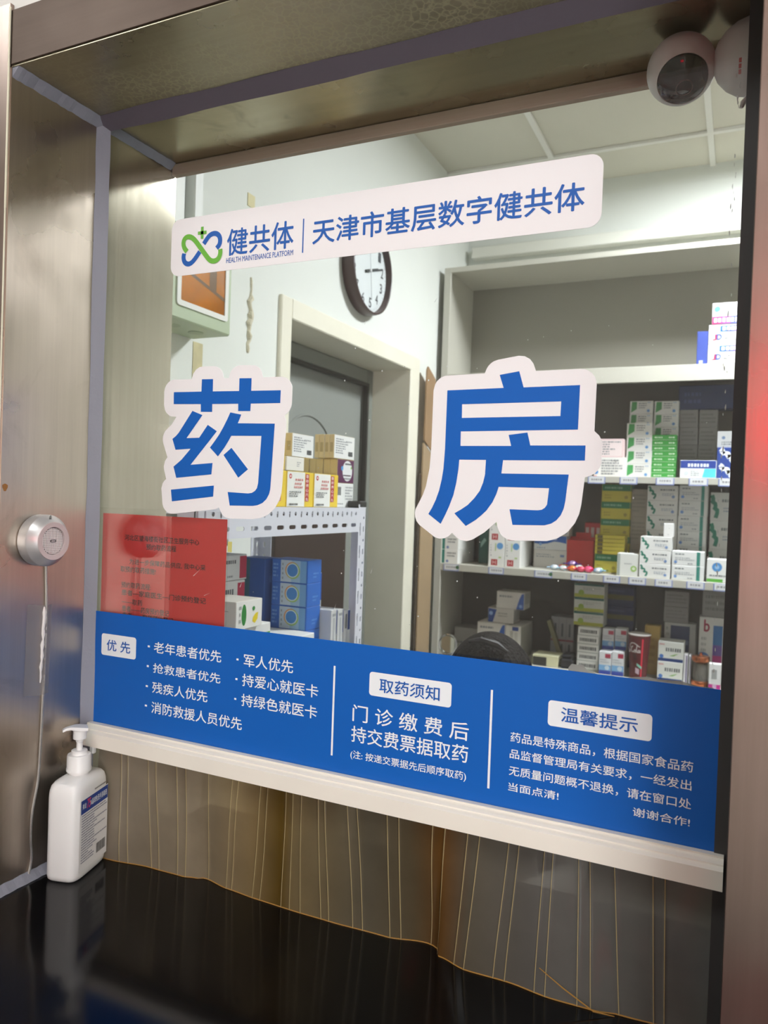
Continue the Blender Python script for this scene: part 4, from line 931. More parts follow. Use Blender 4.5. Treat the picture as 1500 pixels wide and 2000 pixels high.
# ------------------------------------------------------------------ pharmacy left wall: clock, green box, foam streak
CY, CZK, CR = 1.548, 2.343, .152
ck = thing('wall_clock', 'round wall clock with a dark brown rim hung above the door', 'clock', (XW, CY, CZK))
M_BROWN = mat('clock_brown', '3f2a29', 0.4)
MB().lathe([(CR - .004, .0), (CR, .006), (CR + .001, .035), (CR - .001, .047), (CR - .005, .049), (CR - .008, .047), (CR - .010, .026)], (XW + .0005, CY, CZK), 'x', 64, caps=(True, False)).build('rim', M_BROWN, ck)
MB().lathe([(CR - .010, .026), (.0001, .026)], (XW + .0005, CY, CZK), 'x', 64).build('dial', mat('clock_dial', 'dfe5e6', 0.4), ck)
nm = MB()
xd = XW + .0272
for n_ in range(1, 13):
    a = math.radians(90 - (n_ * 30 + 20)); rr = .108
    cy, cz = CY + rr * math.cos(a), CZK + rr * math.sin(a); w_ = .013 if n_ < 10 else .02; h_ = .034
    put_text(nm, str(n_), lambda u, v: (xd, cy + (u - .5) * 2 * w_ * .72, cz + (v - .5) * h_), 0, .01)
for n_ in range(60):
    a = 2 * PI * n_ / 60; c_, s_ = math.cos(a), math.sin(a); r0, r1 = .130, (.136 if n_ % 5 else .139)
    nm.add([(xd, CY + r0 * c_ - .0006 * s_, CZK + r0 * s_ + .0006 * c_), (xd, CY + r1 * c_ - .0006 * s_, CZK + r1 * s_ + .0006 * c_), (xd, CY + r1 * c_ + .0006 * s_, CZK + r1 * s_ - .0006 * c_), (xd, CY + r0 * c_ + .0006 * s_, CZK + r0 * s_ - .0006 * c_)], [(0, 1, 2, 3)])
nm.build('numerals', mat('clock_ink', '40454a', 0.5), ck, recalc=False)
def hand(nme, ang, length, tail, w_, x_, m_):
    a = math.radians(90 - ang); c_, s_ = math.cos(a), math.sin(a)
    P = lambda l, w: (x_, CY + l * c_ - w * s_, CZK + l * s_ + w * c_)
    mb = MB(); V = [P(-tail, -w_), P(length, -w_ * .6), P(length, w_ * .6), P(-tail, w_)]
    mb.add(V + [(v[0] + .0012, v[1], v[2]) for v in V], [(0, 1, 2, 3), (4, 7, 6, 5), (0, 4, 5, 1), (1, 5, 6, 2), (2, 6, 7, 3), (3, 7, 4, 0)])
    return mb.build(nme, m_, ck)
M_HAND = mat('clock_hand', '2b3033', 0.4)
hand('hour_hand', 71, .072, .028, .0052, xd + .002, M_HAND); hand('minute_hand', 73, .105, .03, .0036, xd + .005, M_HAND)
hand('second_hand', 172, .10, .08, .0009, xd + .008, mat('second_hand', '9aa0a4', .4))
MB().lathe([(.006, .028), (.006, .038), (.0, .039)], (XW, CY, CZK), 'x', 16).build('hub', mat('hub', 'd9dcdc', .3), ck)

eb = thing('fire_alarm_box', 'pale green metal box with an orange window on the left wall', 'alarm box', (XW, .46, 1.925))
M_PG = mat('pale_green_metal', 'b4c3a4', 0.45)
EX, EY0, EY1, EZ0, EZ1 = -1.115, .30, .660, 1.924, 2.130
e = MB().box(XW + .0005, EX, EY0, EY1, EZ0, EZ1, 0, .004)
for yy in (.40, .52, .60):
    e.lathe([(.018, -.0004), (.018, -.0012), (.015, -.0014), (.0, -.0014)], (XW + .06, yy, EZ0), 'z', 20, mi=1)
e.build('housing', [M_PG, mat('pale_green_dim', 'a3b294', 0.5)], eb)
WY0, WY1, WZ0, WZ1 = .478, .632, 1.966, 2.092
MB().poly([rounded(WY0 - .012, WY1 + .012, WZ0 - .012, WZ1 + .012, .008), rounded(WY0, WY1, WZ0, WZ1, .003)[::-1]], lambda u, v, w=0: (EX + .0035 + w, u, v), .003).build('white_frame', mat('white_frame', 'ecece6', 0.4), eb)
ow = MB().add([(EX + .0012, WY0, WZ0), (EX + .0012, WY1, WZ0), (EX + .0012, WY1, WZ1), (EX + .0012, WY0, WZ1)], [(0, 1, 2, 3)], 0)
for pts_ in (((.575, 2.02), (.600, 2.013), (.600, 2.08), (.575, 2.085)), ((.535, 2.055), (.548, 2.05), (.556, 2.075), (.535, 2.08)), ((.478, 2.035), (.632, 1.998), (.632, 2.006), (.478, 2.043))):
    ow.add([(EX + .0016, a, b) for a, b in pts_], [(0, 1, 2, 3)], 1)
ow.build('orange_window', [mat('orange_panel', 'cf7c14', 0.1, spec=0.6, var=0.45, vscale=9), mat('dark_amber', '6b4a1c', 0.3)], eb, recalc=False)

# white cable duct beside the green box and yellowed bits on the wall
tag(MB().box(XW + .0005, XW + .032, .616, .644, 2.135, 2.98, 0, .003).box(XW + .0005, XW + .020, .560, .598, 2.135, 2.98, 0, .003).box(XW + .0005, XW + .004, .644, .680, 2.135, 2.98).build('cable_duct', mat('duct_white', 'e6e8e4', 0.45)), 'white vertical cable ducts on the left wall above the green box', 'cable duct')
fs = MB(); rf = random.Random(5)
pts_ = [(XW + .001, .893 + rf.uniform(-.006, .006), 2.14 - .205 * k / 18) for k in range(19)]
fs.tube(pts_, [.003, .004, .004, .003, .004, .009, .008, .006, .007, .011, .008, .010, .006, .006, .009, .006, .005, .006, .004], 7)
tag(fs.build('foam_streak', mat('old_foam', 'd9d2ba', 0.8, bump=0.6, bscale=120)), 'lumpy streak of yellowed filler on the white wall left of the door', 'filler')
tag(MB().box(XW + .0003, XW + .002, .868, .900, 2.326, 2.360).box(XW + .002, XW + .0022, .876, .892, 2.336, 2.350).build('wall_tag', mat('yellowed_paper', 'dcd3a6', 0.7)), 'small yellowed paper tag on the wall above the name sign', 'tag')
tag(MB().box(XW + .0003, XW + .0015, .664, .700, 1.66, 1.92).build('yellow_tape_strip', mat('old_tape', 'd8cda0', 0.6, var=0.25, vscale=30)), 'yellowed tape strip on the wall under the green box', 'tape')
tag(MB().box(XW + .0005, XW + .10, .30, .70, 1.42, 1.79, 0, .004).box(XW + .1, XW + .102, .32, .68, 1.60, 1.603).build('wall_cabinet', mat('pale_grey_cabinet', 'b9b7a9', 0.5)), 'pale grey wall cabinet partly hidden by the left large character', 'cabinet')

# cardboard sheets and board
M_CARD = mat('cardboard', '9b7d5b', 0.8, var=0.12, vscale=10)
M_CARD2 = mat('cardboard_pale', 'a8906f', 0.8, var=0.12, vscale=10)
def sheet(name, loop, x, t, m, label, lean=0.0, grp='flattened cardboard beside the cabinet'):
    z0_ = min(p[1] for p in loop)
    o = MB().poly([loop], lambda u, v, w=0: (x + w - lean * (v - z0_), u, v), t).build(name, m)
    return tag(o, label, 'cardboard', grp)
sheet('cardboard_sheet', [(2.085, 1.80), (2.20, 1.745), (2.20, 2.02), (2.185, 2.065), (2.100, 2.105), (2.088, 2.09)], -1.190, .006, M_CARD, 'topmost brown cardboard flap leaning beside the cabinet')
sheet('cardboard_sheet', [(2.095, .0), (2.235, .0), (2.235, 1.73), (2.095, 1.79)], -1.198, .006, M_CARD2, 'tall brown cardboard sheet standing beside the cabinet')
sheet('cardboard_sheet', [(2.085, .0), (2.11, .0), (2.11, 1.66), (2.085, 1.66)], -1.207, .005, mat('gap_shade', '4a3f33', 0.8), 'dark narrow sheet standing for the shadowed gap next to the door frame')  # dark sheet fills the gap with the colour of its shadow
tag(MB().box(XW + .014, XW + .036, 1.0, 1.43, 0.0, 1.50, 0, .002).build('brown_board', mat('dark_board', '352520', 0.5, var=0.2, vscale=8)), 'dark brown board standing behind the white slotted rack', 'board')
# ------------------------------------------------------------------ medicine cabinet
CF, CBK = 2.281, 2.632
CX0, CX1 = -1.204, 0.62
SHELF = {'top': 2.102, 'second': 1.672, 'third': 1.28, 'bottom': .875}
cab = thing('medicine_cabinet', 'tall open grey metal cabinet of medicine shelves along the back wall', 'cabinet', (CX0, CF, 0))
cbm = MB()
cbm.box(CX0, CX0 + .014, CF, CBK, .0, 2.563).box(CX1 - .014, CX1, CF, CBK, 0, 2.563).box(CX0, CX1, CBK - .004, CBK, 0, 2.563, 1)
cbm.box(CX0, CX1, CF, CBK, 2.555, 2.563).box(CX0 - .0, CX0 + .030, CF - .0012, CF + .012, 0, 2.563, 0, .001).box(CX0 + .030, CX1, CF - .001, CF + .012, 2.541, 2.563, 0, .001)
cbm.build('body', [M_CABINET, M_CABINET_IN], cab)
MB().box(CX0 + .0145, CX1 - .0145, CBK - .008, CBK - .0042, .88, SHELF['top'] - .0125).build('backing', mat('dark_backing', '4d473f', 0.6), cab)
for nme, z in SHELF.items():
    lip = {'top': .062, 'second': .026, 'third': .030, 'bottom': .03}[nme]
    m = MB().box(CX0 + .014, CX1 - .014, CF + .004, CBK - .0085, z - .012, z - .0004).box(CX0 + .030, CX1 - .014, CF - .0008, CF + .004, z - lip, z - .0004, 0, .001)
    m.build('shelf', M_CABINET, cab)
MB().box(CX0 + .03, CX1, CF + .001, CF + .02, .0, .60).box(CX0 + .3, CX0 + .304, CF - .0005, CF + .001, .02, .60).build('door', M_CABINET, cab)
struct(MB().box(CX0 + .01, XR, YB - .05, YB, 2.698, 2.75, 0, .003).build('trim_20', mat('trunking', 'e6e6dc', 0.5)), 'white trunking along the back wall above the cabinet', 'trunking')

M_TAGW, M_TAGB = mat('tag_white', 'e6e8ea', 0.4), mat('tag_blue', '8d9bd0', 0.4)
ORD5 = ('leftmost', 'second', 'third', 'fourth', 'fifth', 'sixth', 'seventh', 'eighth', 'ninth')
for z, lipn, spans in ((1.672, 'second', [(-.558, -.49), (-.435, -.368), (-.3, -.233), (-.182, -.114), (-.079, -.015)]),
                       (1.28, 'third', [(-1.16, -1.09), (-.957, -.89), (-.76, -.686), (-.61, -.547), (-.483, -.418), (-.387, -.321), (-.289, -.224), (-.175, -.111), (-.081, -.018)])):
    for i, (a, b) in enumerate(spans):
        yy = CF - .0012
        m = MB().box(a, b, yy - .0012, yy, z - .031, z - .003, 1, .0005)
        m.add([(a + .004, yy - .0014, z - .027), (b - .004, yy - .0014, z - .027), (b - .004, yy - .0014, z - .004), (a + .004, yy - .0014, z - .004)], [(0, 1, 2, 3)], 0)
        u = a + .014
        while u < b - .016:
            w_ = random.uniform(.004, .009); m.add([(u, yy - .0016, z - .018), (u + w_, yy - .0016, z - .018), (u + w_, yy - .0016, z - .011), (u, yy - .0016, z - .011)], [(0, 1, 2, 3)], 2); u += w_ + .003
        if lipn == 'third' and i in (0, 2):
            m.add([(b - .006 + .008 * math.cos(k * PI / 5), yy - .0018, z - .014 + .008 * math.sin(k * PI / 5)) for k in range(10)], [list(range(10))], 3)
        tag(m.build('price_tag', [M_TAGW, M_TAGB, mat('tag_ink', '9a9ca0', .5), mat('tag_dot', '3c6a45', .5)]), '%s price tag from the left on the lip of the %s shelf' % (ORD5[i] if i else 'first', lipn), 'price tag', 'price tags on the shelf lips')

# ------------------------------------------------------------------ medicine boxes
G_, T_ = 'b3b6b8', '8b8f92'
def lines(u0, v0, u1, v1, rows, c=T_): return ('d', u0, v0, u1, v1, rows, c)
R_ = lambda u0, v0, u1, v1, c: ('r', u0, v0, u1, v1, c)
C_ = lambda u, v, r, c: ('c', u, v, r, c)
SQ = [(.06, .92), (.16, .74), (.08, .62), (.20, .66), (.25, .40), (.14, .30), (.26, .34), (.22, .06)]
def sq(u0, u1, c, v0=0.0, v1=1.0):
    P = [(.10, .98), (.30, .80), (.14, .62), (.50, .70), (.62, .48), (.40, .36), (.82, .42), (.86, .24), (.66, .02)]
    return ('s', [(u0 + (u1 - u0) * a, v0 + (v1 - v0) * (.08 + .84 * b)) for a, b in P], c)
DES = {
 'navyspine': ('3d4f9c', {'f': [R_(.25, .03, .6, .13, 'c9cfe6')]}),
 'jd': ('dcdcda', {'f': [R_(.28, .62, .45, .92, '2f6cc0'), R_(.45, .62, .62, .92, '4f62b8'), R_(.62, .62, .97, .92, '7a5aae'), ('t', 'J', .10, .22, .22, .5, 'b01c4a'), ('t', 'D', .20, .24, .32, .5, '2458a4'), ('w', .33, .68, .95, .86, 6, 'f4f4f8'), lines(.4, .14, .75, .5, 3, G_)]}),
 'gradband': ('dcdcda', {'f': [R_(0, 0, .25, .36, 'c22f74'), R_(.25, 0, .5, .36, '9c4a9c'), R_(.5, 0, .75, .36, '5a62b8'), R_(.75, 0, 1, .36, '2f7cc4'), ('w', .06, .08, .96, .28, 8, 'f8f4f8'), C_(.14, .72, .13, '5ea4dc'), lines(.4, .5, .85, .95, 3, G_)]}),
 'pinktext': ('f0d3d4', {'f': [R_(.04, .06, .96, .94, 'f3e3e2'), lines(.12, .12, .92, .9, 6, T_)]}),
 'redtext': ('f2f0ec', {'f': [R_(0, .42, .13, 1, 'cf2d36'), R_(0, .0, .10, .06, 'cf2d36'), C_(.08, .24, .1, '3a7cc0'), lines(.24, .1, .92, .92, 6, T_)]}),
 'leaf': ('f2f2ee', {'f': [('p', [(.05, .10), (.30, .38), (.30, .94), (.08, .94)], '3f9350'), ('p', [(.06, .06), (.28, .26), (.28, .34), (.06, .10)], 'f2f2ee'), lines(.38, .4, .72, .9, 3, T_), C_(.80, .24, .11, '6ea0d4'), lines(.76, .8, .94, .95, 1, 'b8cde0')]}),
 'green': ('3c9a41', {'f': [lines(.1, .3, .42, .75, 1, 'e6f4e2'), lines(.68, .3, .92, .75, 1, 'e6f4e2'), R_(0, .0, 1, .06, 'd7ecd2')]}),
 'navyblue': ('eef2f4', {'f': [R_(0, .56, 1, 1, '1c3a8c'), ('w', .22, .64, .82, .82, 7, 'eef2fa'), ('p', [(.62, .06), (1, .06), (1, .54), (.68, .54)], '52c3dc'), lines(.3, .12, .55, .45, 3, G_), C_(.18, .28, .12, 'd4dbe0')]}),
 'navysquig': ('24408a', {'f': [sq(.04, .62, 'e8ecf4', .5, 1), sq(.04, .62, 'e8ecf4', 0, .5), R_(.66, 0, 1, 1, 'f0f0ee'), lines(.7, .05, .95, .95, 6, T_)]}),
 'greytext': ('c3c5c5', {'f': [C_(.2, .6, .1, '6a7fa0'), lines(.14, .14, .9, .4, 2, '6f7478')]}),
 'dimtext': ('8d8a88', {'f': [lines(.1, .2, .9, .85, 3, '777574')]}),  # grey holds the shelf shade of the white boxes behind the cyan patch
 'navy': ('1c2c58', {'f': [lines(.1, .2, .6, .8, 2, '3a4a7a')]}),
 'tealL': ('f0f0ec', {'f': [R_(.06, 0, .26, 1, '1d7a6c'), lines(.40, .46, .92, .86, 2, T_), C_(.42, .16, .1, '7f8fc0')]}),
 'darkgreen': ('165048', {'f': [('p', [(.2, .3), (.8, .45), (.6, .5), (.2, .4)], '7fa8a0'), ('p', [(.2, .7), (.8, .85), (.6, .9), (.2, .8)], '7fa8a0')]}),
 'redsq': ('f4f4f0', {'f': [R_(.18, .05, .58, .29, 'b3262e'), ('t', 'H', .28, .10, .48, .24, 'e8c4c0'), C_(.72, .82, .13, '62a0da'), R_(.42, .62, .47, .92, 'a9cf7a'), lines(.12, .40, .2, .9, 5, G_), R_(.66, .34, .82, .40, 'bcd48c')], 'r': [('w', .05, .04, .95, .96, 9, 'd9dad6')]}),
 'plaintext': ('d9d6d0', {'f': [lines(.08, .55, .62, .8, 2, '9aa0a8'), R_(.8, .62, .92, .76, '7d8fb8'), C_(.88, .22, .09, 'a8b0bc')]}),
 'blueban': ('e2e4e4', {'f': [('p', [(0, .42), (.2, .36), (.42, .44), (.62, .60), (.82, .56), (1, .48), (1, 1), (0, 1)], '2f63b4'), lines(.12, .66, .7, .9, 1, 'cfdcf0'), C_(.2, .38, .10, '8fb4e0'), lines(.1, .06, .42, .2, 1, '9aa4b8')]}),
 'redrows': ('b02f32', {'f': [R_(.06, .5, .26, .9, 'd0bcb8'), R_(.38, .5, .58, .9, 'd0bcb8'), R_(.72, .5, .92, .9, 'd0bcb8')]}),
 'yellowgreen': ('d3c94e', {'f': [R_(0, .62, 1, 1, '2e7d52'), lines(.1, .70, .7, .92, 1, '8fbfa0'), lines(.1, .15, .5, .45, 2, 'b5a93e'), C_(.84, .26, .1, 'a89a3a')], 'r': [R_(0, .62, 1, 1, '2e7d52')]}),
 'yellowthin': ('cfc046', {'f': [R_(.08, .1, .26, .9, '5a4f1e'), R_(0, 0, 1, .1, '9c9030')]}),
 'beige': ('b5aea0', {'f': [lines(.1, .15, .85, .85, 5, 'a09a8e')]}),
 'squig': ('f0f1ee', {'f': [sq(.02, .30, '1f7f68'), lines(.42, .62, .88, .82, 1, '7a8084'), lines(.48, .3, .84, .5, 2, 'a9b4c0'), C_(.84, .26, .10, '7f9fd0')], 'r': [R_(.05, .05, .95, .12, 'c8ccca')]}),
 'whitesmall': ('f6f6f4', {'f': [lines(.35, .14, .6, .22, 1, G_)]}),
 'tealR': ('eef0ee', {'f': [R_(.77, 0, .88, 1, '2f8578'), lines(.1, .72, .4, .88, 1, '7a8488'), lines(.1, .35, .7, .6, 2, 'b6bcc0'), C_(.12, .24, .1, '6f9ad8'), lines(.5, .1, .72, .22, 1, '8d959a')]}),
 'bluecirc': ('f2f3f0', {'f': [C_(.34, .66, .2, '4a92d2'), C_(.34, .66, .09, '9cc6ec'), lines(.1, .24, .8, .36, 1, '777d80'), R_(0, 0, .54, .15, '5aa83c')]}),
 'greencirc': ('e9ebe6', {'f': [R_(0, 0, .14, 1, 'a9b2aa'), lines(.34, .5, .8, .6, 1, 'b4b8b6'), C_(.78, .34, .13, '9cc85c'), C_(.78, .34, .07, 'e4ecd4')]}),
 'greymed': ('9a9894', {'f': [lines(.12, .3, .4, .45, 1, '5f6066')]}),
 'bluecorner': ('dcdad4', {'f': [('p', [(.72, .0), (1, 0), (1, .96), (.90, .9), (.82, .6)], '2f5cae'), lines(.1, .62, .7, .85, 1, '8d9094'), C_(.88, .2, .1, '8fb2e2')], 'r': [('w', .1, .3, .9, .95, 6, 'b4b4ae')]}),
 'bluecornerL': ('d3d1cb', {'f': [('p', [(0, 0), (.2, 0), (.34, .9), (.0, .96)], '2a4f9c'), lines(.4, .4, .85, .75, 2, 'a6a6a2'), C_(.12, .62, .14, '8fb2e2')], 'r': [('w', .05, .1, .95, .9, 7, 'a2a29e')]}),
 'packs': ('d8d6ce', {'f': [R_(.44, .86, .84, .97, '27428f'), R_(.3, .35, .5, .85, 'b8b6ae'), R_(.6, .35, .8, .82, 'c6c4bc')], 'r': [('w', .03, .06, .97, .95, 12, 'b9b7b0')]}),
 'vertical': ('9a9a9c', {'f': [R_(.0, .44, 1, .48, '7d2a3c'), R_(.16, .55, .24, .85, '55585f'), R_(.46, .55, .54, .85, '55585f'), R_(.78, .55, .86, .85, '55585f'), R_(.46, .1, .54, .38, '55585f'), R_(.78, .1, .86, .38, '55585f'), R_(.33, 0, .35, 1, '808084'), R_(.66, 0, .68, 1, '808084')]}),
 'flatyellow': ('e2dfba', {'f': [R_(0, .0, .55, .82, '33322e')]}),
 'blackdash': ('ecece8', {'f': [('w', .12, .3, .9, .7, 10, '4a4c4e'), R_(0, 0, 1, .08, 'b5bdb5')]}),
 'greenwhite': ('cdcfc6', {'f': [R_(0, 0, 1, .26, 'a9ad3c'), R_(0, .84, 1, 1, '1c5a50'), C_(.24, .34, .2, '8fa83a'), lines(.3, .5, .9, .75, 2, 'b0b2a8')]}),
 'navyred': ('eef1f4', {'f': [R_(0, 0, 1, .18, '2f45a4'), R_(0, .18, 1, .42, '7fb4e2'), R_(.5, .74, .95, .92, 'b23a56'), C_(.68, .3, .1, 'd6e8f8'), lines(.1, .5, .8, .7, 2, 'c0c6cc')]}),
 'navydim': ('1f2b55', {'f': [R_(0, .35, 1, .6, '5a5628'), lines(.1, .7, .8, .9, 1, '454f78')]}),
 'gold': ('c2a45c', {'f': [R_(.06, .02, .12, .98, 'a88c46'), lines(.3, .2, .7, .8, 4, 'b0934c')]}),
 'navyband': ('eef0ea', {'f': [R_(0, 0, 1, .17, '24407c'), ('w', .30, .52, .92, .70, 7, '6a6e70'), ('p', [(.45, .30), (.72, .42), (.8, .44), (.62, .30)], '8fbf6a'), C_(.14, .26, .10, '4a7cc8'), R_(.05, .84, .25, .89, 'e0a8a8')]}),
 'navyblock': ('b9b9b6', {'f': [R_(.2, .4, .8, .95, '26355f'), R_(.24, .6, .76, .68, '5a688c'), lines(.05, .4, .16, .95, 5, '9a9a98')]}),
 'purpleband': ('dcdad6', {'f': [R_(.58, .58, .96, .88, '2f6aa6'), R_(.58, .42, .96, .58, '6a4f9c'), R_(.58, .28, .96, .42, 'b02f7c'), ('t', 'b', .2, .78, .42, .96, 'a02d4c'), C_(.18, .36, .10, '4f78b4'), lines(.1, .45, .45, .72, 3, 'b4b4b2'), R_(.6, .04, .96, .14, '3f7aa8')]}),
 'whitepink': ('f4f4f4', {'f': [R_(0, 0, 1, .2, 'c83c96'), R_(.34, .0, .66, .2, 'd9b4d4'), R_(.24, .42, .66, .78, 'a9acac')]}),
 'whitebar': ('ececf0', {'f': [R_(.5, .04, .85, .96, '7d7396')]}),
 # rack designs, main face towards the counter (+x)
 'yelred': ('e8c93c', {'r': [R_(.0, 0, .66, 1, 'eff0ea'), ('vt', '香砂养心六丸', .68, .16, .82, .95, 'b5373f', 'f2dcd8'), C_(.12, .86, .07, 'c23b40'), C_(.12, .86, .035, 'f2e4e0'), ('w', .30, .74, .6, .80, 4, 'd88f8c'), ('w', .28, .63, .54, .69, 4, 'd88f8c'), ('w', .26, .53, .58, .59, 5, 'd88f8c'), lines(.08, .28, .62, .46, 3, '6d7072'), ('w', .08, .05, .4, .10, 9, '2e2e2c')], 'f': [R_(0, 0, 1, 1, 'e3c134')]}),
 'whitetext': ('dcc99a', {'r': [R_(0, 0, 1, 1, 'f0f1ee'), lines(.08, .2, .66, .88, 7, '8d9296'), lines(.55, .72, .92, .82, 1, 'a0a4a6'), ('w', .68, .14, .9, .34, 8, '55585a')], 'f': [lines(.2, .1, .8, .9, 1, 'b39f70')]}),
 'purpdisc': ('d5c08a', {'r': [R_(0, 0, 1, 1, '5c2750'), C_(.60, .52, .44, 'eef0f0'), C_(.28, .62, .10, '4a9ad4'), R_(.44, .78, .82, .85, '6a6e70'), R_(.34, .30, .8, .35, '5a4a58'), C_(.82, .66, .06, '8fc46a'), lines(.4, .14, .8, .26, 1, '8a8e90')]}),
 'backtext': ('eceeeb', {'r': [('w', .06, .5, .26, .85, 8, '6a6c6e'), lines(.5, .3, .95, .9, 5, 'a4a8aa'), lines(.05, .1, .4, .2, 1, 'a4a8aa')]}),
 'whiteplain': ('efece2', {'r': [lines(.58, .3, .82, .7, 3, '9a9c9c')]}),
 'bluecircle': ('2a68c0', {'f': [R_(.25, .03, .55, .97, 'c3d2dc'), R_(.55, .03, .80, .97, '9cc0da'), R_(.80, .03, .97, .97, '6fa3d2'), C_(.58, .54, .36, 'e08a3c'), C_(.60, .52, .35, '9cc06a'), C_(.585, .54, .31, 'dce8ee'), C_(.585, .54, .27, '3f86cc'), lines(.05, .2, .18, .85, 4, '6f9ed8'), lines(.30, .1, .36, .9, 4, '8d98a4')], 'r': [lines(.4, .2, .8, .5, 2, '5f90d4')]}),
 'plainblue': ('20559f', {'r': [lines(.3, .7, .8, .85, 1, '3f74b8')], 'f': [R_(0, 0, .4, 1, '2b6478')]}),
 'crimson': ('e4e4e2', {'r': [R_(.66, .06, .98, .94, 'b01f45'), ('w', .04, .66, .5, .8, 5, '55585c'), lines(.1, .1, .42, .25, 1, 'a0a2a4')]}),
 'fruit': ('e9e5d8', {'r': [R_(0, 0, 1, 1, 'f4f4ee'), ('e', .3, .5, .09, .38, '2f8a3c'), ('p', [(.62, .22), (.72, .14), (.82, .28), (.84, .52), (.74, .5), (.64, .36)], 'ecd42c'), C_(.66, .68, .08, '2f8a3c'), lines(.12, .2, .2, .9, 3, 'b0b2ae')], 'f': [('w', .1, .30, .7, .5, 12, '4a4846'), lines(.1, .16, .5, .24, 1, '77746e'), R_(.05, .64, .8, .66, 'a09c90')]}),
 'whitegreen': ('f0f1ee', {'r': [R_(.7, .0, 1, .6, '5aa83c'), ('w', .4, .3, .6, .7, 6, '8a8e8e')]}),
 'slim': ('cfd1d0', {'r': [R_(.36, .1, .62, .8, 'aeb2b4'), R_(.0, .0, .1, 1, 'e8e9e6'), lines(.2, .82, .8, .95, 1, '90959a'), R_(.9, .4, 1, 1, '2c4a9a')]}),
 'slimbar': ('d4d6d6', {'r': [R_(.22, .5, .5, .9, '74787c'), R_(.62, .45, 1, 1, '24468f'), R_(.62, .0, 1, .45, 'e2e4e2')]}),
 'tiltedge': ('c9cbc8', {'r': [('p', [(.6, .4), (1, .2), (1, 1), (.8, 1)], '2c4a9a'), C_(.35, .5, .12, '6f9a86'), lines(.1, .1, .5, .3, 2, 'a8aaa8')]}),
}
PALETTE_LOCAL = {}
def med_box_mesh(name, des, x0, x1, y0, y1, z0, z1):
    body, faces = DES[des]
    mats = [paper(body)]; idx = {body: 0}
    def mi(c):
        if c not in idx:
            idx[c] = len(mats); mats.append(paper(c))
        return idx[c]
    mb = MB().box(x0, x1, y0, y1, z0, z1, 0, .0012)
    rr = random.Random(des)
    # tuck flap seam on the side faces, all boxes
    for fc, items in faces.items():
        if fc == 'f':
            W, H = x1 - x0, z1 - z0
            P = lambda u, v, k: (x0 + W * u, y0 - .0002 * k, z0 + H * v)
        else:
            W, H = y1 - y0, z1 - z0
            P = lambda u, v, k: (x1 + .0002 * k, y0 + W * u, z0 + H * v)
        cl = lambda t: min(max(t, .012), .988)
        for k, it in enumerate(items, 1):
            if it[0] == 'r':
                u0, v0, u1, v1, c = it[1:]; u0, v0, u1, v1 = cl(u0), cl(v0), cl(u1), cl(v1)
                mb.add([P(u0, v0, k), P(u1, v0, k), P(u1, v1, k), P(u0, v1, k)], [(0, 1, 2, 3)], mi(c))
            elif it[0] in 'ce':
                u, v = it[1:3]
                if it[0] == 'c': r, c = it[3:]; ru, rv = r * H / W, r
                else: ru, rv, c = it[3:]
                n = 20
                mb.add([P(cl(u + ru * math.cos(2 * PI * i / n)), cl(v + rv * math.sin(2 * PI * i / n)), k) for i in range(n)], [list(range(n))], mi(c))
            elif it[0] == 'p':
                mb.add([P(cl(a), cl(b), k) for a, b in it[1]], [list(range(len(it[1])))], mi(it[2]))
            elif it[0] == 'd':
                u0, v0, u1, v1, n, c = it[1:]; m_ = mi(c)
                rh = (v1 - v0) / n
                for i in range(n):
                    v = v1 - rh * (i + .8); u = u0; ue = u0 + (u1 - u0) * rr.choice((1, 1, .8, .6))
                    while u < ue - .01:
                        w_ = min(rr.uniform(.02, .09), ue - u)
                        mb.add([P(u, v, k), P(u + w_, v, k), P(u + w_, v + rh * .5, k), P(u, v + rh * .5, k)], [(0, 1, 2, 3)], m_); u += w_ + rr.uniform(.012, .03)
            elif it[0] == 'w':
                u0, v0, u1, v1, n, c = it[1:]; m_ = mi(c); st = (u1 - u0) / n
                for i in range(n):
                    u = u0 + st * i; w_ = st * rr.uniform(.55, .8)
                    mb.add([P(u, v0, k), P(u + w_, v0, k), P(u + w_, v1, k), P(u, v1, k)], [(0, 1, 2, 3)], m_)
            elif it[0] == 's':
                pts = it[1]; m_ = mi(it[2]); w_ = H * .065
                Q = [Vector((a * W, b * H)) for a, b in smooth2(pts, 1)]; V = []
                for i, p in enumerate(Q):
                    d = (Q[min(i + 1, len(Q) - 1)] - Q[max(i - 1, 0)]).normalized(); nn_ = Vector((-d.y, d.x)) * w_
                    V += [P((p - nn_).x / W, (p - nn_).y / H, k), P((p + nn_).x / W, (p + nn_).y / H, k)]
                mb.add(V, [(2 * i, 2 * i + 2, 2 * i + 3, 2 * i + 1) for i in range(len(Q) - 1)], m_)
            elif it[0] == 't':
                s_, u0, v0, u1, v1, c = it[1:]
                put_text(mb, s_, lambda a, b: P(u0 + (u1 - u0) * a, v0 + (v1 - v0) * b, k), mi(c), .02)
            elif it[0] == 'vt':
                s_, u0, v0, u1, v1, c, c2 = it[1:]
                mb.add([P(u0, v0, k), P(u1, v0, k), P(u1, v1, k), P(u0, v1, k)], [(0, 1, 2, 3)], mi(c))
                n = len(s_); h = (v1 - v0) / n
                for i in range(n):
                    vv = v1 - h * (i + 1)
                    put_text(mb, s_[i], lambda a, b: P(u0 + (u1 - u0) * (.14 + .72 * a), vv + h * (.12 + .74 * b), k + .5), mi(c2), .02)
    o = mb.build('medicine_box', mats, None, recalc=False)
    return o
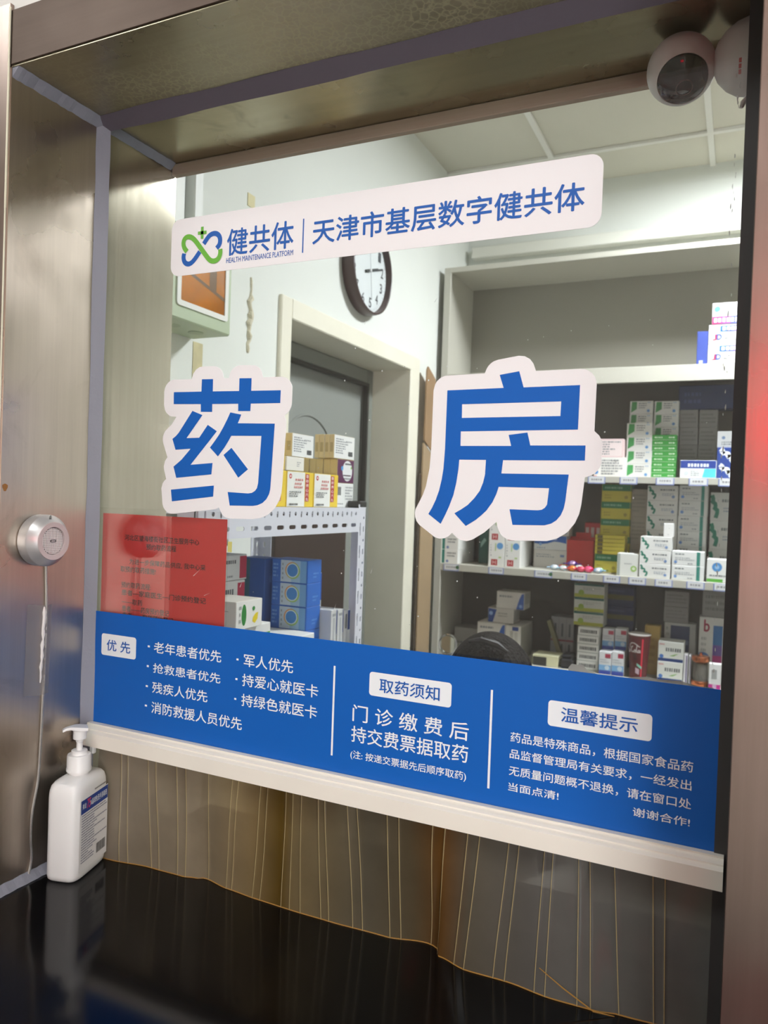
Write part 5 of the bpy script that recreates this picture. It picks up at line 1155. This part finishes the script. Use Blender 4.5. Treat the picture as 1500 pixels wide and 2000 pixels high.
ORD = {1: [''], 2: ['lower', 'upper'], 3: ['lowest', 'middle', 'topmost'], 4: ['lowest', 'second from below', 'third from below', 'topmost'],
       5: ['lowest', 'second from below', 'middle', 'fourth from below', 'topmost'],
       6: ['lowest', 'second from below', 'third from below', 'third from the top', 'second from the top', 'topmost'],
       8: ['lowest', 'second from below', 'third from below', 'fourth from below', 'fourth from the top', 'third from the top', 'second from the top', 'topmost']}
def place_stack(des, x0, x1, y0, y1, z0, h, n, label, group, jit=True):
    """n copies of one box, one on the other"""
    first = med_box_mesh('medicine_box', des, 0, x1 - x0, 0, y1 - y0, 0, h - .0004)
    rj = random.Random(label)
    for i in range(n):
        o = first if i == 0 else first.copy()
        if i: COL.objects.link(o)
        o.location = (x0 + (rj.uniform(-.0012, .0012) if jit and i else 0), y0 + (rj.uniform(0, .002) if jit and i else 0), z0 + h * i)
        tag(o, label.replace('{o}', ORD[n][i]), 'medicine box', group)
for key, des, x0, x1, z0, h, y, dep, n, label, group in CABINET_BOXES:
    place_stack(des, x0, x1, y, y + dep, z0, h, n, label, group)

# red display carton with a raised back tab
rc = MB()
rc.box(-.664, -.552, 2.44, 2.50, 1.2803, 1.405, 0, .001)
rc.poly([[(-.664, 1.405), (-.552, 1.405), (-.556, 1.417), (-.574, 1.417), (-.574, 1.436), (-.638, 1.436), (-.638, 1.417), (-.660, 1.417)]], lambda u, v, w=0: (u, 2.50 - .002 - w, v), .0015)
rc.box(-.664, -.552, 2.436, 2.44, 1.2803, 1.312, 0, .0008)
tag(rc.build('display_carton', mat('red_carton', 'c22f2c', 0.55)), 'red display carton with a stepped back behind the sweets', 'carton')

# wrapped sweets in front of it
def sweet(x, y, z, rot, s, c1, c2, label):
    mb = MB(); V = []
    cr_, sr_ = math.cos(rot), math.sin(rot)
    prof_ = [(-1.7, .62), (-1.35, .50), (-1.0, .16), (-.8, .55), (-.4, .92), (0, 1.0), (.4, .92), (.8, .55), (1.0, .16), (1.35, .50), (1.7, .62)]
    for t, r in prof_:
        for k in range(10):
            a = 2 * PI * k / 10; flat = .25 if abs(t) > 1.2 else .62
            lx, ly, lz = t * s, r * s * math.cos(a) * .75, r * s * math.sin(a) * flat
            V.append((x + lx * cr_ - ly * sr_, y + lx * sr_ + ly * cr_, z + .62 * s + lz))
    F = [[i * 10 + k, i * 10 + (k + 1) % 10, (i + 1) * 10 + (k + 1) % 10, (i + 1) * 10 + k] for i in range(len(prof_) - 1) for k in range(10)]
    mb.add(V, F, 0, True)
    mb.m = [1 if (i // 10) in (4, 5) else 0 for i in range(len(F))]
    tag(mb.build('wrapped_sweet', [mat('foil_' + c1, c1, 0.22, metal=0.35), mat('foil_' + c2, c2, 0.25, metal=0.3)]), label, 'sweet', 'wrapped sweets on the third shelf')
for a in ((-.690, 2.335, 1.2803, .2, .0105, 'b9d4ea', 'e8f0f4', 'pale blue and white wrapped sweet at the left end of the pile'),
          (-.662, 2.370, 1.2803, .5, .0115, 'c92f28', 'd8b23c', 'red and gold wrapped sweet at the left of the pile'),
          (-.652, 2.325, 1.2803, -.2, .0105, 'a9cfe4', 'f0f4f6', 'light blue wrapped sweet at the front of the pile'),
          (-.628, 2.365, 1.2803, .1, .0115, 'd0d4d8', 'e8e8ec', 'silver wrapped sweet under the purple one'),
          (-.622, 2.362, 1.2952, .15, .0125, '5a2f86', 'c9a4d0', 'purple wrapped sweet on top of the pile'),
          (-.615, 2.325, 1.2803, .2, .0115, 'd8442c', 'e08a3c', 'orange red wrapped sweet at the front'),
          (-.590, 2.345, 1.2803, -.15, .0125, 'bfe4cf', 'f0f6f0', 'mint green and white wrapped sweet in the middle'),
          (-.578, 2.318, 1.2803, .1, .0115, 'c42c50', 'd84c68', 'crimson wrapped sweet beside the orange red one'),
          (-.548, 2.322, 1.2803, -.1, .0125, 'd42058', 'ee5c8a', 'bright pink wrapped sweet near the right end'),
          (-.556, 2.356, 1.2803, .3, .0105, '9ac4b4', 'd8e8e0', 'grey green wrapped sweet behind the pink one'),
          (-.512, 2.322, 1.2803, .15, .0105, '8fb4d8', 'dce6f0', 'blue and silver wrapped sweet at the right end of the pile'),
          (-.508, 2.352, 1.2803, -.2, .0105, '7a9a6c', 'd0d8c4', 'olive wrapped sweet in front of the bright yellow box')):
    sweet(*(a[:4] + (a[4] * 1.75,) + a[5:]))

# cola cup
ccx, ccy = -.344, 2.345
cup = thing('paper_cup', 'large dark red cola paper cup with white script lettering', 'cup', (ccx, ccy, .875))
def cone(h): return .0315 + (.0435 - .0315) * h / .172
MB().lathe([(.030, .0004), (.0315, .001), (.0435, .172), (.0428, .172), (.031, .004), (.0, .004)], (ccx, ccy, .875), 'z', 40).build('wall', mat('cup_red', '5e0c19', 0.35), cup)
MB().lathe([(.0430, .1712), (.0447, .172), (.0447, .1755), (.0430, .1760), (.0418, .1750)], (ccx, ccy, .875), 'z', 40).build('rim', mat('cup_rim', 'd8d2cc', 0.4), cup)
def on_cup(a, h, k=.0004):
    r = cone(h) + k; t = math.radians(a); return (ccx + r * math.sin(t), ccy - r * math.cos(t), .875 + h)
sc_ = MB()
A0 = -8   # facing angle of the print (degrees towards +x from -y)
strokes = [[(-34, .122), (-40, .130), (-34, .140), (-18, .143), (0, .138), (12, .130), (20, .128)],              # sweeping swash of the C
           [(-20, .130), (-30, .124), (-32, .112), (-24, .105), (-14, .110)],                                    # C
           [(-8, .117), (-14, .110), (-8, .104), (-1, .110), (-8, .117)],                                        # o
           [(4, .134), (0, .118), (2, .106), (9, .106)], [(14, .117), (8, .111), (12, .104), (19, .110), (20, .118), (20, .106), (25, .106)],   # l a
           [(-52, .122), (-60, .112), (-54, .102), (-44, .108)], [(-44, .116), (-48, .108), (-42, .103), (-38, .112), (-44, .116)]]
for stq in strokes:
    pts_ = smooth2(stq, 2); V = []
    for i, p in enumerate(pts_):
        q0, q1 = pts_[max(i - 1, 0)], pts_[min(i + 1, len(pts_) - 1)]
        dx, dz = (q1[0] - q0[0]) * .0007, q1[1] - q0[1]; l = math.hypot(dx, dz) or 1
        nx, nz = -dz / l * .0016, dx / l * .0016
        V += [on_cup(A0 + p[0] + nx / .0007, p[1] + nz), on_cup(A0 + p[0] - nx / .0007, p[1] - nz)]
    sc_.add(V, [(2 * i, 2 * i + 2, 2 * i + 3, 2 * i + 1) for i in range(len(pts_) - 1)])
sc_.build('script_lettering', mat('cup_white', 'e6dcdc', 0.4), cup, recalc=False)
pm_ = MB()
def patch(a0, a1, h0, h1, mi_, tilt=0.0, k=.0004, n=6):
    V = []
    for i in range(n + 1):
        a = a0 + (a1 - a0) * i / n
        V += [on_cup(a, h0 + tilt * i / n, k), on_cup(a, h1 + tilt * i / n, k)]
    pm_.add(V, [(2 * i, 2 * i + 2, 2 * i + 3, 2 * i + 1) for i in range(n)], mi_)
patch(20, 29, .004, .160, 0); patch(-4, 26, .054, .064, 1, -.014, .0007); patch(-12, 12, .024, .046, 2, -.006, .0006)
for k in range(4): patch(-30 + 3 * k, -8 + 2 * k, .096 - .006 * k, .099 - .006 * k, 3, -.002)
pm_.build('printed_patches', [mat('cup_stripe', 'e8304c', 0.35), mat('cup_mint', '8fd8c4', 0.4), mat('cup_pinkwhite', 'd8bccc', 0.4), mat('cup_dark', '2e2426', 0.4)], cup, recalc=False)

# copper lidded glass jar
jx, jy = -.116, 2.338
M_COPPER = mat('copper', 'c07048', 0.22, metal=0.9)
jar = thing('copper_jar', 'small glass jar with copper base and lid holding dark leaves', 'jar', (jx, jy, .875))
MB().lathe([(.0, .0004), (.030, .0004), (.032, .004), (.032, .018), (.028, .021), (.0, .021)], (jx, jy, .875), 'z', 32).build('base', M_COPPER, jar)
MB().lathe([(.0265, .021), (.0265, .088), (.0255, .088), (.0255, .022)], (jx, jy, .875), 'z', 32).build('glass_body', film_material('jar_glass', 'cfcbc4', .18, .05), jar)
MB().lathe([(.0, .080), (.012, .083), (.026, .090), (.0325, .098), (.0325, .113), (.030, .115), (.012, .116), (.006, .118), (.005, .123), (.007, .126), (.0, .129)], (jx, jy, .875), 'z', 32).build('lid', M_COPPER, jar)
lv = MB(); rl_ = random.Random(2)
for k in range(9):
    a = rl_.uniform(0, 2 * PI); r = rl_.uniform(.002, .012); z_ = .875 + .0215
    p = Vector((jx + r * math.cos(a), jy + r * math.sin(a), z_)); q_ = p + Vector((rl_.uniform(-.010, .010), rl_.uniform(-.008, .008), rl_.uniform(.008, .022)))
    lv.tube([p, p.lerp(q_, .5), q_], [.001, .0038, .0004], 5)
lv.build('dark_leaves', mat('dark_leaf', '27302a', 0.6), jar)

# round chrome mirror, slanting booklet and black case on the bottom shelf
mr_ = thing('round_mirror', 'small round chrome framed mirror at the left end of the bottom shelf', 'mirror', (-1.135, 2.30, .875))
MB().tube([(-1.135 + .040 * math.sin(a), 2.302 + .008 * math.cos(a), .924 + .043 * math.cos(a)) for a in [2 * PI * k / 32 for k in range(32)]], .0045, 8, closed=True).build('rim', mat('chrome', 'd0d0d0', 0.12, metal=1), mr_)
MB().lathe([(.0395, 0), (.0001, .0)], (-1.135, 2.303, .921), 'y', 32).build('glass', mat('mirror_face', 'b8bab6', 0.05, metal=1), mr_)
MB().lathe([(.022, .0004), (.022, .004), (.006, .006), (.004, .008)], (-1.135, 2.304, .875), 'z', 20).build('foot', mat('chrome', 'd0d0d0'), mr_)
sb_ = MB(); V = [(-.742, 2.40, 1.048), (-.728, 2.40, 1.052), (-.650, 2.47, .8756), (-.667, 2.47, .8756)]
V = [(-.742, 2.46, 1.045), (-.726, 2.46, 1.052), (-.662, 2.46, .878), (-.680, 2.46, .8756)]
sb_.add(V + [(p[0], p[1] + .03, p[2]) for p in V], [(0, 3, 2, 1), (4, 5, 6, 7), (0, 1, 5, 4), (1, 2, 6, 5), (2, 3, 7, 6), (3, 0, 4, 7)])
tag(sb_.build('olive_booklet', mat('olive_cover', '7d7a5a', 0.6)), 'olive booklet leaning at a slant beside the upright barred box', 'booklet')
bc = MB().box(-.655, -.600, 2.34, 2.43, .8753, .915, 0, .008).box(-.650, -.605, 2.345, 2.425, .915, .932, 0, .006)
tag(bc.build('black_case', mat('black_case', '1b1b22', 0.4)), 'small black case on the bottom shelf left of the black print boxes', 'case')

# ------------------------------------------------------------------ white slotted rack by the left wall
RX0_, RX1_, RY0, RY1 = -1.14, -.83, -.0 + .20, .844
M_RACK = mat('rack_white', 'dfe1ea', 0.38)
rk = thing('storage_rack', 'white slotted angle rack in front of the grey door', 'rack', (-.98, .5, 0))
def slot(cx, cz, w, h, n=4):
    r = min(w, h) / 2; P = []
    for k in range(4):
        ox = (w / 2 - r) * (1 if k in (0, 3) else -1); oz = (h / 2 - r) * (1 if k in (0, 1) else -1)
        for i in range(n + 1):
            a = PI / 2 * (k + i / n); P.append((cx + ox + r * math.cos(a), cz + oz + r * math.sin(a)))
    return P[::-1]
def angle_post(x, y, sx, sy, z1):
    """slotted angle: one flange facing x, one facing y; (x, y) is the outer corner, flanges run to x+sx*w, y+sy*w"""
    mb = MB(); w = .038; t = .0018
    holesA, holesB = [], []
    z = .1; k = 0
    while z < z1 - .03:
        if k % 2 == 0:
            holesA.append(slot(.011, z, .006, .014)); holesB.append(slot(.020, z, .005, .032))
        else:
            holesA.append(slot(.011, z, .007, .007))
        z += .0275; k += 1
    o1 = [(0, 0), (w, 0), (w, z1), (0, z1)]
    both = holesB + [[(p[0] + .014 - .004, p[1]) for p in h] for h in []]
    mb.poly([o1] + [[(p[0], p[1]) for p in h] for h in holesA] + [[(p[0] + .008, p[1]) for p in h] for h in holesB], lambda u, v, q=0.0: (x + (0 if q == 0 else sx * t), y + sy * u, v), t)
    mb.poly([o1] + [[(p[0] + .006, p[1]) for p in h] for h in holesA], lambda u, v, q=0.0: (x + sx * u, y + (0 if q == 0 else sy * t), v), t)
    return mb
ZR = 1.527
for (x, y, sx, sy, zt) in ((RX1_, RY1, -1, -1, 1.535), (RX1_, RY0, -1, 1, 1.535), (RX0_, RY1, 1, -1, 1.535), (RX0_, RY0, 1, 1, 1.535)):
    p = angle_post(x, y, sx, sy, zt).build('post', M_RACK, rk)
    MB().box(x + .001, x + sx * .034, y + .001 if sy < 0 else y - .001, y + sy * .034, 1.5275, 1.543, 0, .002).build('end_cap', mat('black_cap', '1a1a1a', 0.5), p)
def beam(y0, y1, x, z0, z1):
    hs = []
    y = y0 + .018; k = 0
    while y < y1 - .012:
        hs.append(slot(y, z1 - .014, .0055, .013) if k % 2 == 0 else slot(y, z1 - .013, .0085, .0085)); y += .0225; k += 1
    y = y0 + .03
    while y < y1 - .02:
        hs.append(slot(y, z0 + .017, .026, .0085)); y += .045
    mb = MB()
    mb.poly([[(y0, z0), (y1, z0), (y1, z1), (y0, z1)]] + hs, lambda u, v, q=0.0: (x if q == 0 else x - .0016, u, v), .0016)
    mb.box(x - .02, x - .0016, y0, y1, z0 - .0, z0 + .0016).box(x - .02, x - .0016, y0, y1, z1 - .0016, z1)
    return mb
beam(RY0 + .006, RY1 - .0385, RX1_ + .0022, 1.469, 1.5262).build('beam', M_RACK, rk)
beam(RY0 + .006, RY1 - .0385, RX1_ + .0022, 1.130, 1.190).build('beam', M_RACK, rk)
for z in (1.5262, 1.190, .55):
    MB().box(RX0_ + .003, RX1_ - .022, RY0 + .003, RY1 - .003, z - .014, z).build('shelf', M_RACK, rk)
rgp = 'boxes on the white rack'
for des, y0, y1, z0, h, x1, th, n, lab in (
    ('yelred', .529, .638, 1.5266, .076, -.860, .052, 1, 'white and yellow box with a red title strip, middle of three on the rack top'),
    ('yelred', .641, .752, 1.5266, .076, -.860, .052, 1, 'white and yellow box with a red title strip, nearest the black post cap'),
    ('yelred', .418, .527, 1.5266, .076, -.860, .052, 1, 'white and yellow box with a red title strip, half hidden by the large character'),
    ('yelred', .415, .522, 1.6032, .076, -.862, .050, 1, 'upper yellow box peeping out beside the large character'),
    ('backtext', .757, .842, 1.5266, .058, -.866, .095, 1, 'white printed box at the end of the rack top under the purple box'),
    ('whiteplain', .525, .596, 1.6032, .030, -.860, .060, 1, 'low white box between the yellow boxes and the printed white box')):
    place_stack(des, x1 - th, x1, y0, y1, z0, h, n, lab, rgp)
# upright packs side by side, the first one shows its face
def side_by_side(des, x1, th, n, y0, y1, z0, h, label):
    first = med_box_mesh('medicine_box', des, 0, th - .0006, 0, y1 - y0, 0, h - .0004)
    for i in range(n):
        o = first if i == 0 else first.copy()
        if i: COL.objects.link(o)
        o.location = (x1 - th * (i + 1), y0 + (.0008 * (i % 2)), z0)
        tag(o, label % (('front', 'second', 'third', 'fourth', 'rearmost')[i] if i < n - 1 else 'rearmost'), 'medicine box', rgp)
side_by_side('purpdisc', -.866, .0195, 5, .757, .842, 1.5850, .057, '%s pack of the five cream packs with a purple disc face')
side_by_side('whitetext', -.866, .0135, 4, .738, .842, 1.6424, .056, '%s pack of the white text packs on the purple disc packs')
side_by_side('whitetext', -.860, .0165, 2, .545, .634, 1.6336, .050, '%s pack of the white text packs on the low white box')
lsh = 1.1904
for des, x0, x1, y0, y1, z0, h, n, lab in (
    ('bluecircle', -.976, -.880, .660, .722, lsh, .0535, 4, 'ringed circle blue box, {o} in the lower rack stack'),
    ('plainblue', -1.062, -.992, .655, .715, lsh, .212, 1, 'plain dark blue tall box left of the ringed circle stack'),
    ('whitegreen', -.975, -.846, .395, .640, lsh, .058, 1, 'long white box with a green end lying in front of the blue boxes'),
    ('whitegreen', -.930, -.850, .345, .470, lsh + .058, .046, 1, 'white box lying under the yellow and green fruit box'),
    ('fruit', -.925, -.842, .340, .426, lsh + .104, .054, 1, 'white box with a green oval and a yellow shape beside the red notice'),
    ('crimson', -1.052, -.972, .470, .550, 1.1904, .087, 2, 'white box with a crimson end, {o} of the hidden pair below'),
    ('crimson', -1.054, -.976, .482, .560, 1.3644, .055, 1, 'white box with a crimson end, topmost beside the red notice'),
    ('slim', -.920, -.852, .726, .753, lsh, .096, 1, 'slim upright white box, left of the three beside the far post'),
    ('slim', -.920, -.852, .758, .785, lsh, .094, 1, 'slim upright white box, middle of the three beside the far post'),
    ('slimbar', -.920, -.852, .790, .820, lsh, .088, 1, 'slim upright white box with a navy end, next to the far post'),
    ('tiltedge', -.990, -.925, .735, .805, lsh, .087, 2, 'grey white box with a blue edge, {o} of two behind the slim boxes')):
    place_stack(des, x0, x1, y0, y1, z0, h, n, lab, rgp)

# ------------------------------------------------------------------ desk, chair and the seated pharmacist
dk = thing('desk', 'plain white desk behind the counter inside the pharmacy', 'desk', (.0, .45, 0))
M_DESK = mat('desk_white', 'd9d8d2', 0.4)
MB().box(-.80, .70, .24, .66, .715, .74, 0, .003).build('desk_top', M_DESK, dk)
for x in (-.78, .66):
    for y in (.26, .62):
        MB().box(x, x + .03, y, y + .03, 0.0005, .715).build('leg', M_DESK, dk)
PXC, PYC = -.50, .82
chx = thing('office_chair', 'dark chair the pharmacist sits on', 'chair', (PXC, PYC + .05, 0))
M_CHAIR = mat('chair_dark', '23252a', 0.6)
MB().box(PXC - .22, PXC + .22, PYC - .14, PYC + .26, .40, .435, 0, .015).build('seat', M_CHAIR, chx)
MB().box(PXC - .20, PXC + .20, PYC + .245, PYC + .275, .50, .80, 0, .012).build('backrest', M_CHAIR, chx)
MB().box(PXC - .03, PXC + .03, PYC + .25, PYC + .275, .41, .52).build('back_support', M_CHAIR, chx)
for x in (-.2, .17):
    for y in (-.12, .22):
        MB().box(PXC + x, PXC + x + .03, PYC + y, PYC + y + .03, .0005, .40).build('leg', M_CHAIR, chx)

def person():
    root = thing('person', 'seated person with short dark hair, head bowed below the blue banner', 'person', (PXC, PYC, 0))
    V, E, R = [], [], []
    def v(p, r, parent=None):
        V.append(Vector(p)); R.append(r); i = len(V) - 1
        if parent is not None: E.append((parent, i))
        return i
    cx, cy = PXC, PYC
    pel = v((cx, cy + .07, .535), (.135, .105)); wa = v((cx, cy + .06, .66), (.125, .095), pel); ch = v((cx, cy + .03, .80), (.145, .10), wa); sh = v((cx, cy + .01, .91), (.12, .075), ch)
    nk = v((cx, cy - .005, .985), (.05, .052), sh); hd0 = v((cx, cy - .015, 1.04), (.062, .07), nk); hd1 = v((cx, cy - .012, 1.11), (.076, .090), hd0); hd2 = v((cx, cy + .002, 1.17), (.072, .085), hd1)
    for s in (-1, 1):
        s0 = v((cx + s * .165, cy + .012, .905), (.055, .055), sh); el = v((cx + s * .215, cy - .055, .775), (.042, .042), s0)
        wr = v((cx + s * .10, cy - .265, .772), (.028, .024), el); pa = v((cx + s * .075, cy - .315, .766), (.030, .016), wr)
        hp = v((cx + s * .085, cy + .03, .525), (.09, .08), pel); kn = v((cx + s * .10, cy - .30, .515), (.062, .062), hp)
        an = v((cx + s * .10, cy - .30, .10), (.042, .042), kn); toe = v((cx + s * .105, cy - .44, .045), (.040, .032), an)
        for k, (dx, ln_) in enumerate(((-.024, .066), (-.008, .075), (.008, .072), (.023, .058))):
            a = v((cx + s * .066 + dx, cy - .345, .766), (.0095, .009), pa); b = v((cx + s * .060 + dx * 1.15, cy - .345 - ln_ * .5, .764), (.0085, .008), a)
            v((cx + s * .056 + dx * 1.2, cy - .345 - ln_, .7545), (.0072, .0068), b)
        t1 = v((cx + s * .040, cy - .318, .766), (.010, .010), pa); v((cx + s * .018, cy - .350, .758), (.0085, .008), t1)
    me = bpy.data.meshes.new('body_skin'); me.from_pydata(V, E, [])
    o = bpy.data.objects.new('body', me); COL.objects.link(o)
    m = o.modifiers.new('skin', 'SKIN'); m.use_smooth_shade = True
    for i, r in enumerate(R): me.skin_vertices[0].data[i].radius = r
    me.skin_vertices[0].data[0].use_root = True
    o.modifiers.new('sub', 'SUBSURF').levels = 2
    dg = bpy.context.evaluated_depsgraph_get(); dg.update()
    me2 = bpy.data.meshes.new_from_object(o.evaluated_get(dg))
    bpy.data.objects.remove(o)
    M_SKIN, M_COAT, M_TROUSER, M_SHOE = mat('skin', 'd9a988', 0.5), mat('white_coat', 'e4e4e2', 0.7), mat('dark_trousers', '2c2f38', 0.8), mat('shoe_black', '1a1a1c', 0.4)
    for mm in (M_SKIN, M_COAT, M_TROUSER, M_SHOE): me2.materials.append(mm)
    for p in me2.polygons:
        c = p.center
        if c.z < .13: p.material_index = 3
        elif c.z < .60 and (c.z < .56 or c.y < cy - .06): p.material_index = 2
        elif c.z > .975 or (c.y < cy - .265 and c.z > .7): p.material_index = 0
        else: p.material_index = 1
        p.use_smooth = True
    b = bpy.data.objects.new('body', me2); COL.objects.link(b); b.parent = root; b.matrix_parent_inverse = Matrix.Translation(-root.location)
    # face
    fy = cy - .105
    for s in (-1, 1):
        MB().ellipsoid((cx + s * .031, fy + .014, 1.118), (.013, .010, .008), 14, 8).build('eye', mat('eye_white', 'ece8e4', 0.2), root)
        MB().ellipsoid((cx + s * .031, fy + .0055, 1.117), (.0055, .004, .0055), 10, 6).build('iris', mat('iris_dark', '2a1c14', 0.2), root)
        MB().ellipsoid((cx + s * .082, cy - .002, 1.105), (.010, .020, .030), 14, 10).build('ear', M_SKIN, root)
        MB().tube([(cx + s * .016, fy + .006, 1.135), (cx + s * .032, fy + .004, 1.139), (cx + s * .047, fy + .014, 1.135)], [.002, .003, .0015], 6).build('eyebrow', mat('hair_dark', '1c1715', 0.5), root)
    MB().tube([(cx, fy + .010, 1.125), (cx, fy - .006, 1.100), (cx, fy - .010, 1.088), (cx, fy + .006, 1.080)], [.006, .009, .012, .006], 8).build('nose', M_SKIN, root)
    MB().tube([(cx - .022, fy + .012, 1.058), (cx - .008, fy + .001, 1.060), (cx, fy, 1.059), (cx + .008, fy + .001, 1.060), (cx + .022, fy + .012, 1.058)], [.002, .005, .005, .005, .002], 8).build('mouth', mat('lips', 'b06a60', 0.45), root)
    # hair: a full cap, longer over ears and nape, uneven at the sides
    rh = random.Random(4)
    def hf(p, q):
        k = 1.0
        front = p.y < -.35 and p.z < .45
        if front: k = .86
        az = math.atan2(p.y, p.x); w = 1 + .03 * math.sin(7 * az) * (1 - abs(p.z)) + (.014 * math.sin(31 * az + 5 * p.z) + .010 * math.sin(53 * az)) * min(1, (1 - p.z) * 2.5)
        z = q.z
        if p.z < -.35: w *= .9
        return (cx + (q.x - cx) * k * w, cy + (q.y - cy) * k * w, z)
    hair = MB().ellipsoid((cx, cy + .018, 1.142), (.098, .112, .116), 120, 30, 0, hf)
    hair.build('hair', mat('hair', '15100e', 0.7, spec=0.15, bump=0.8, bscale=140), root)
    hc = MB().tube([(cx - .03, cy - .045, 1.243), (cx + .0, cy - .055, 1.250), (cx + .035, cy - .050, 1.243), (cx + .055, cy - .040, 1.228)], [.004, .008, .008, .004], 8)
    hc.build('hair_clip', mat('clip_dark', '1d1c1e', 0.6), root)
    return root
person()
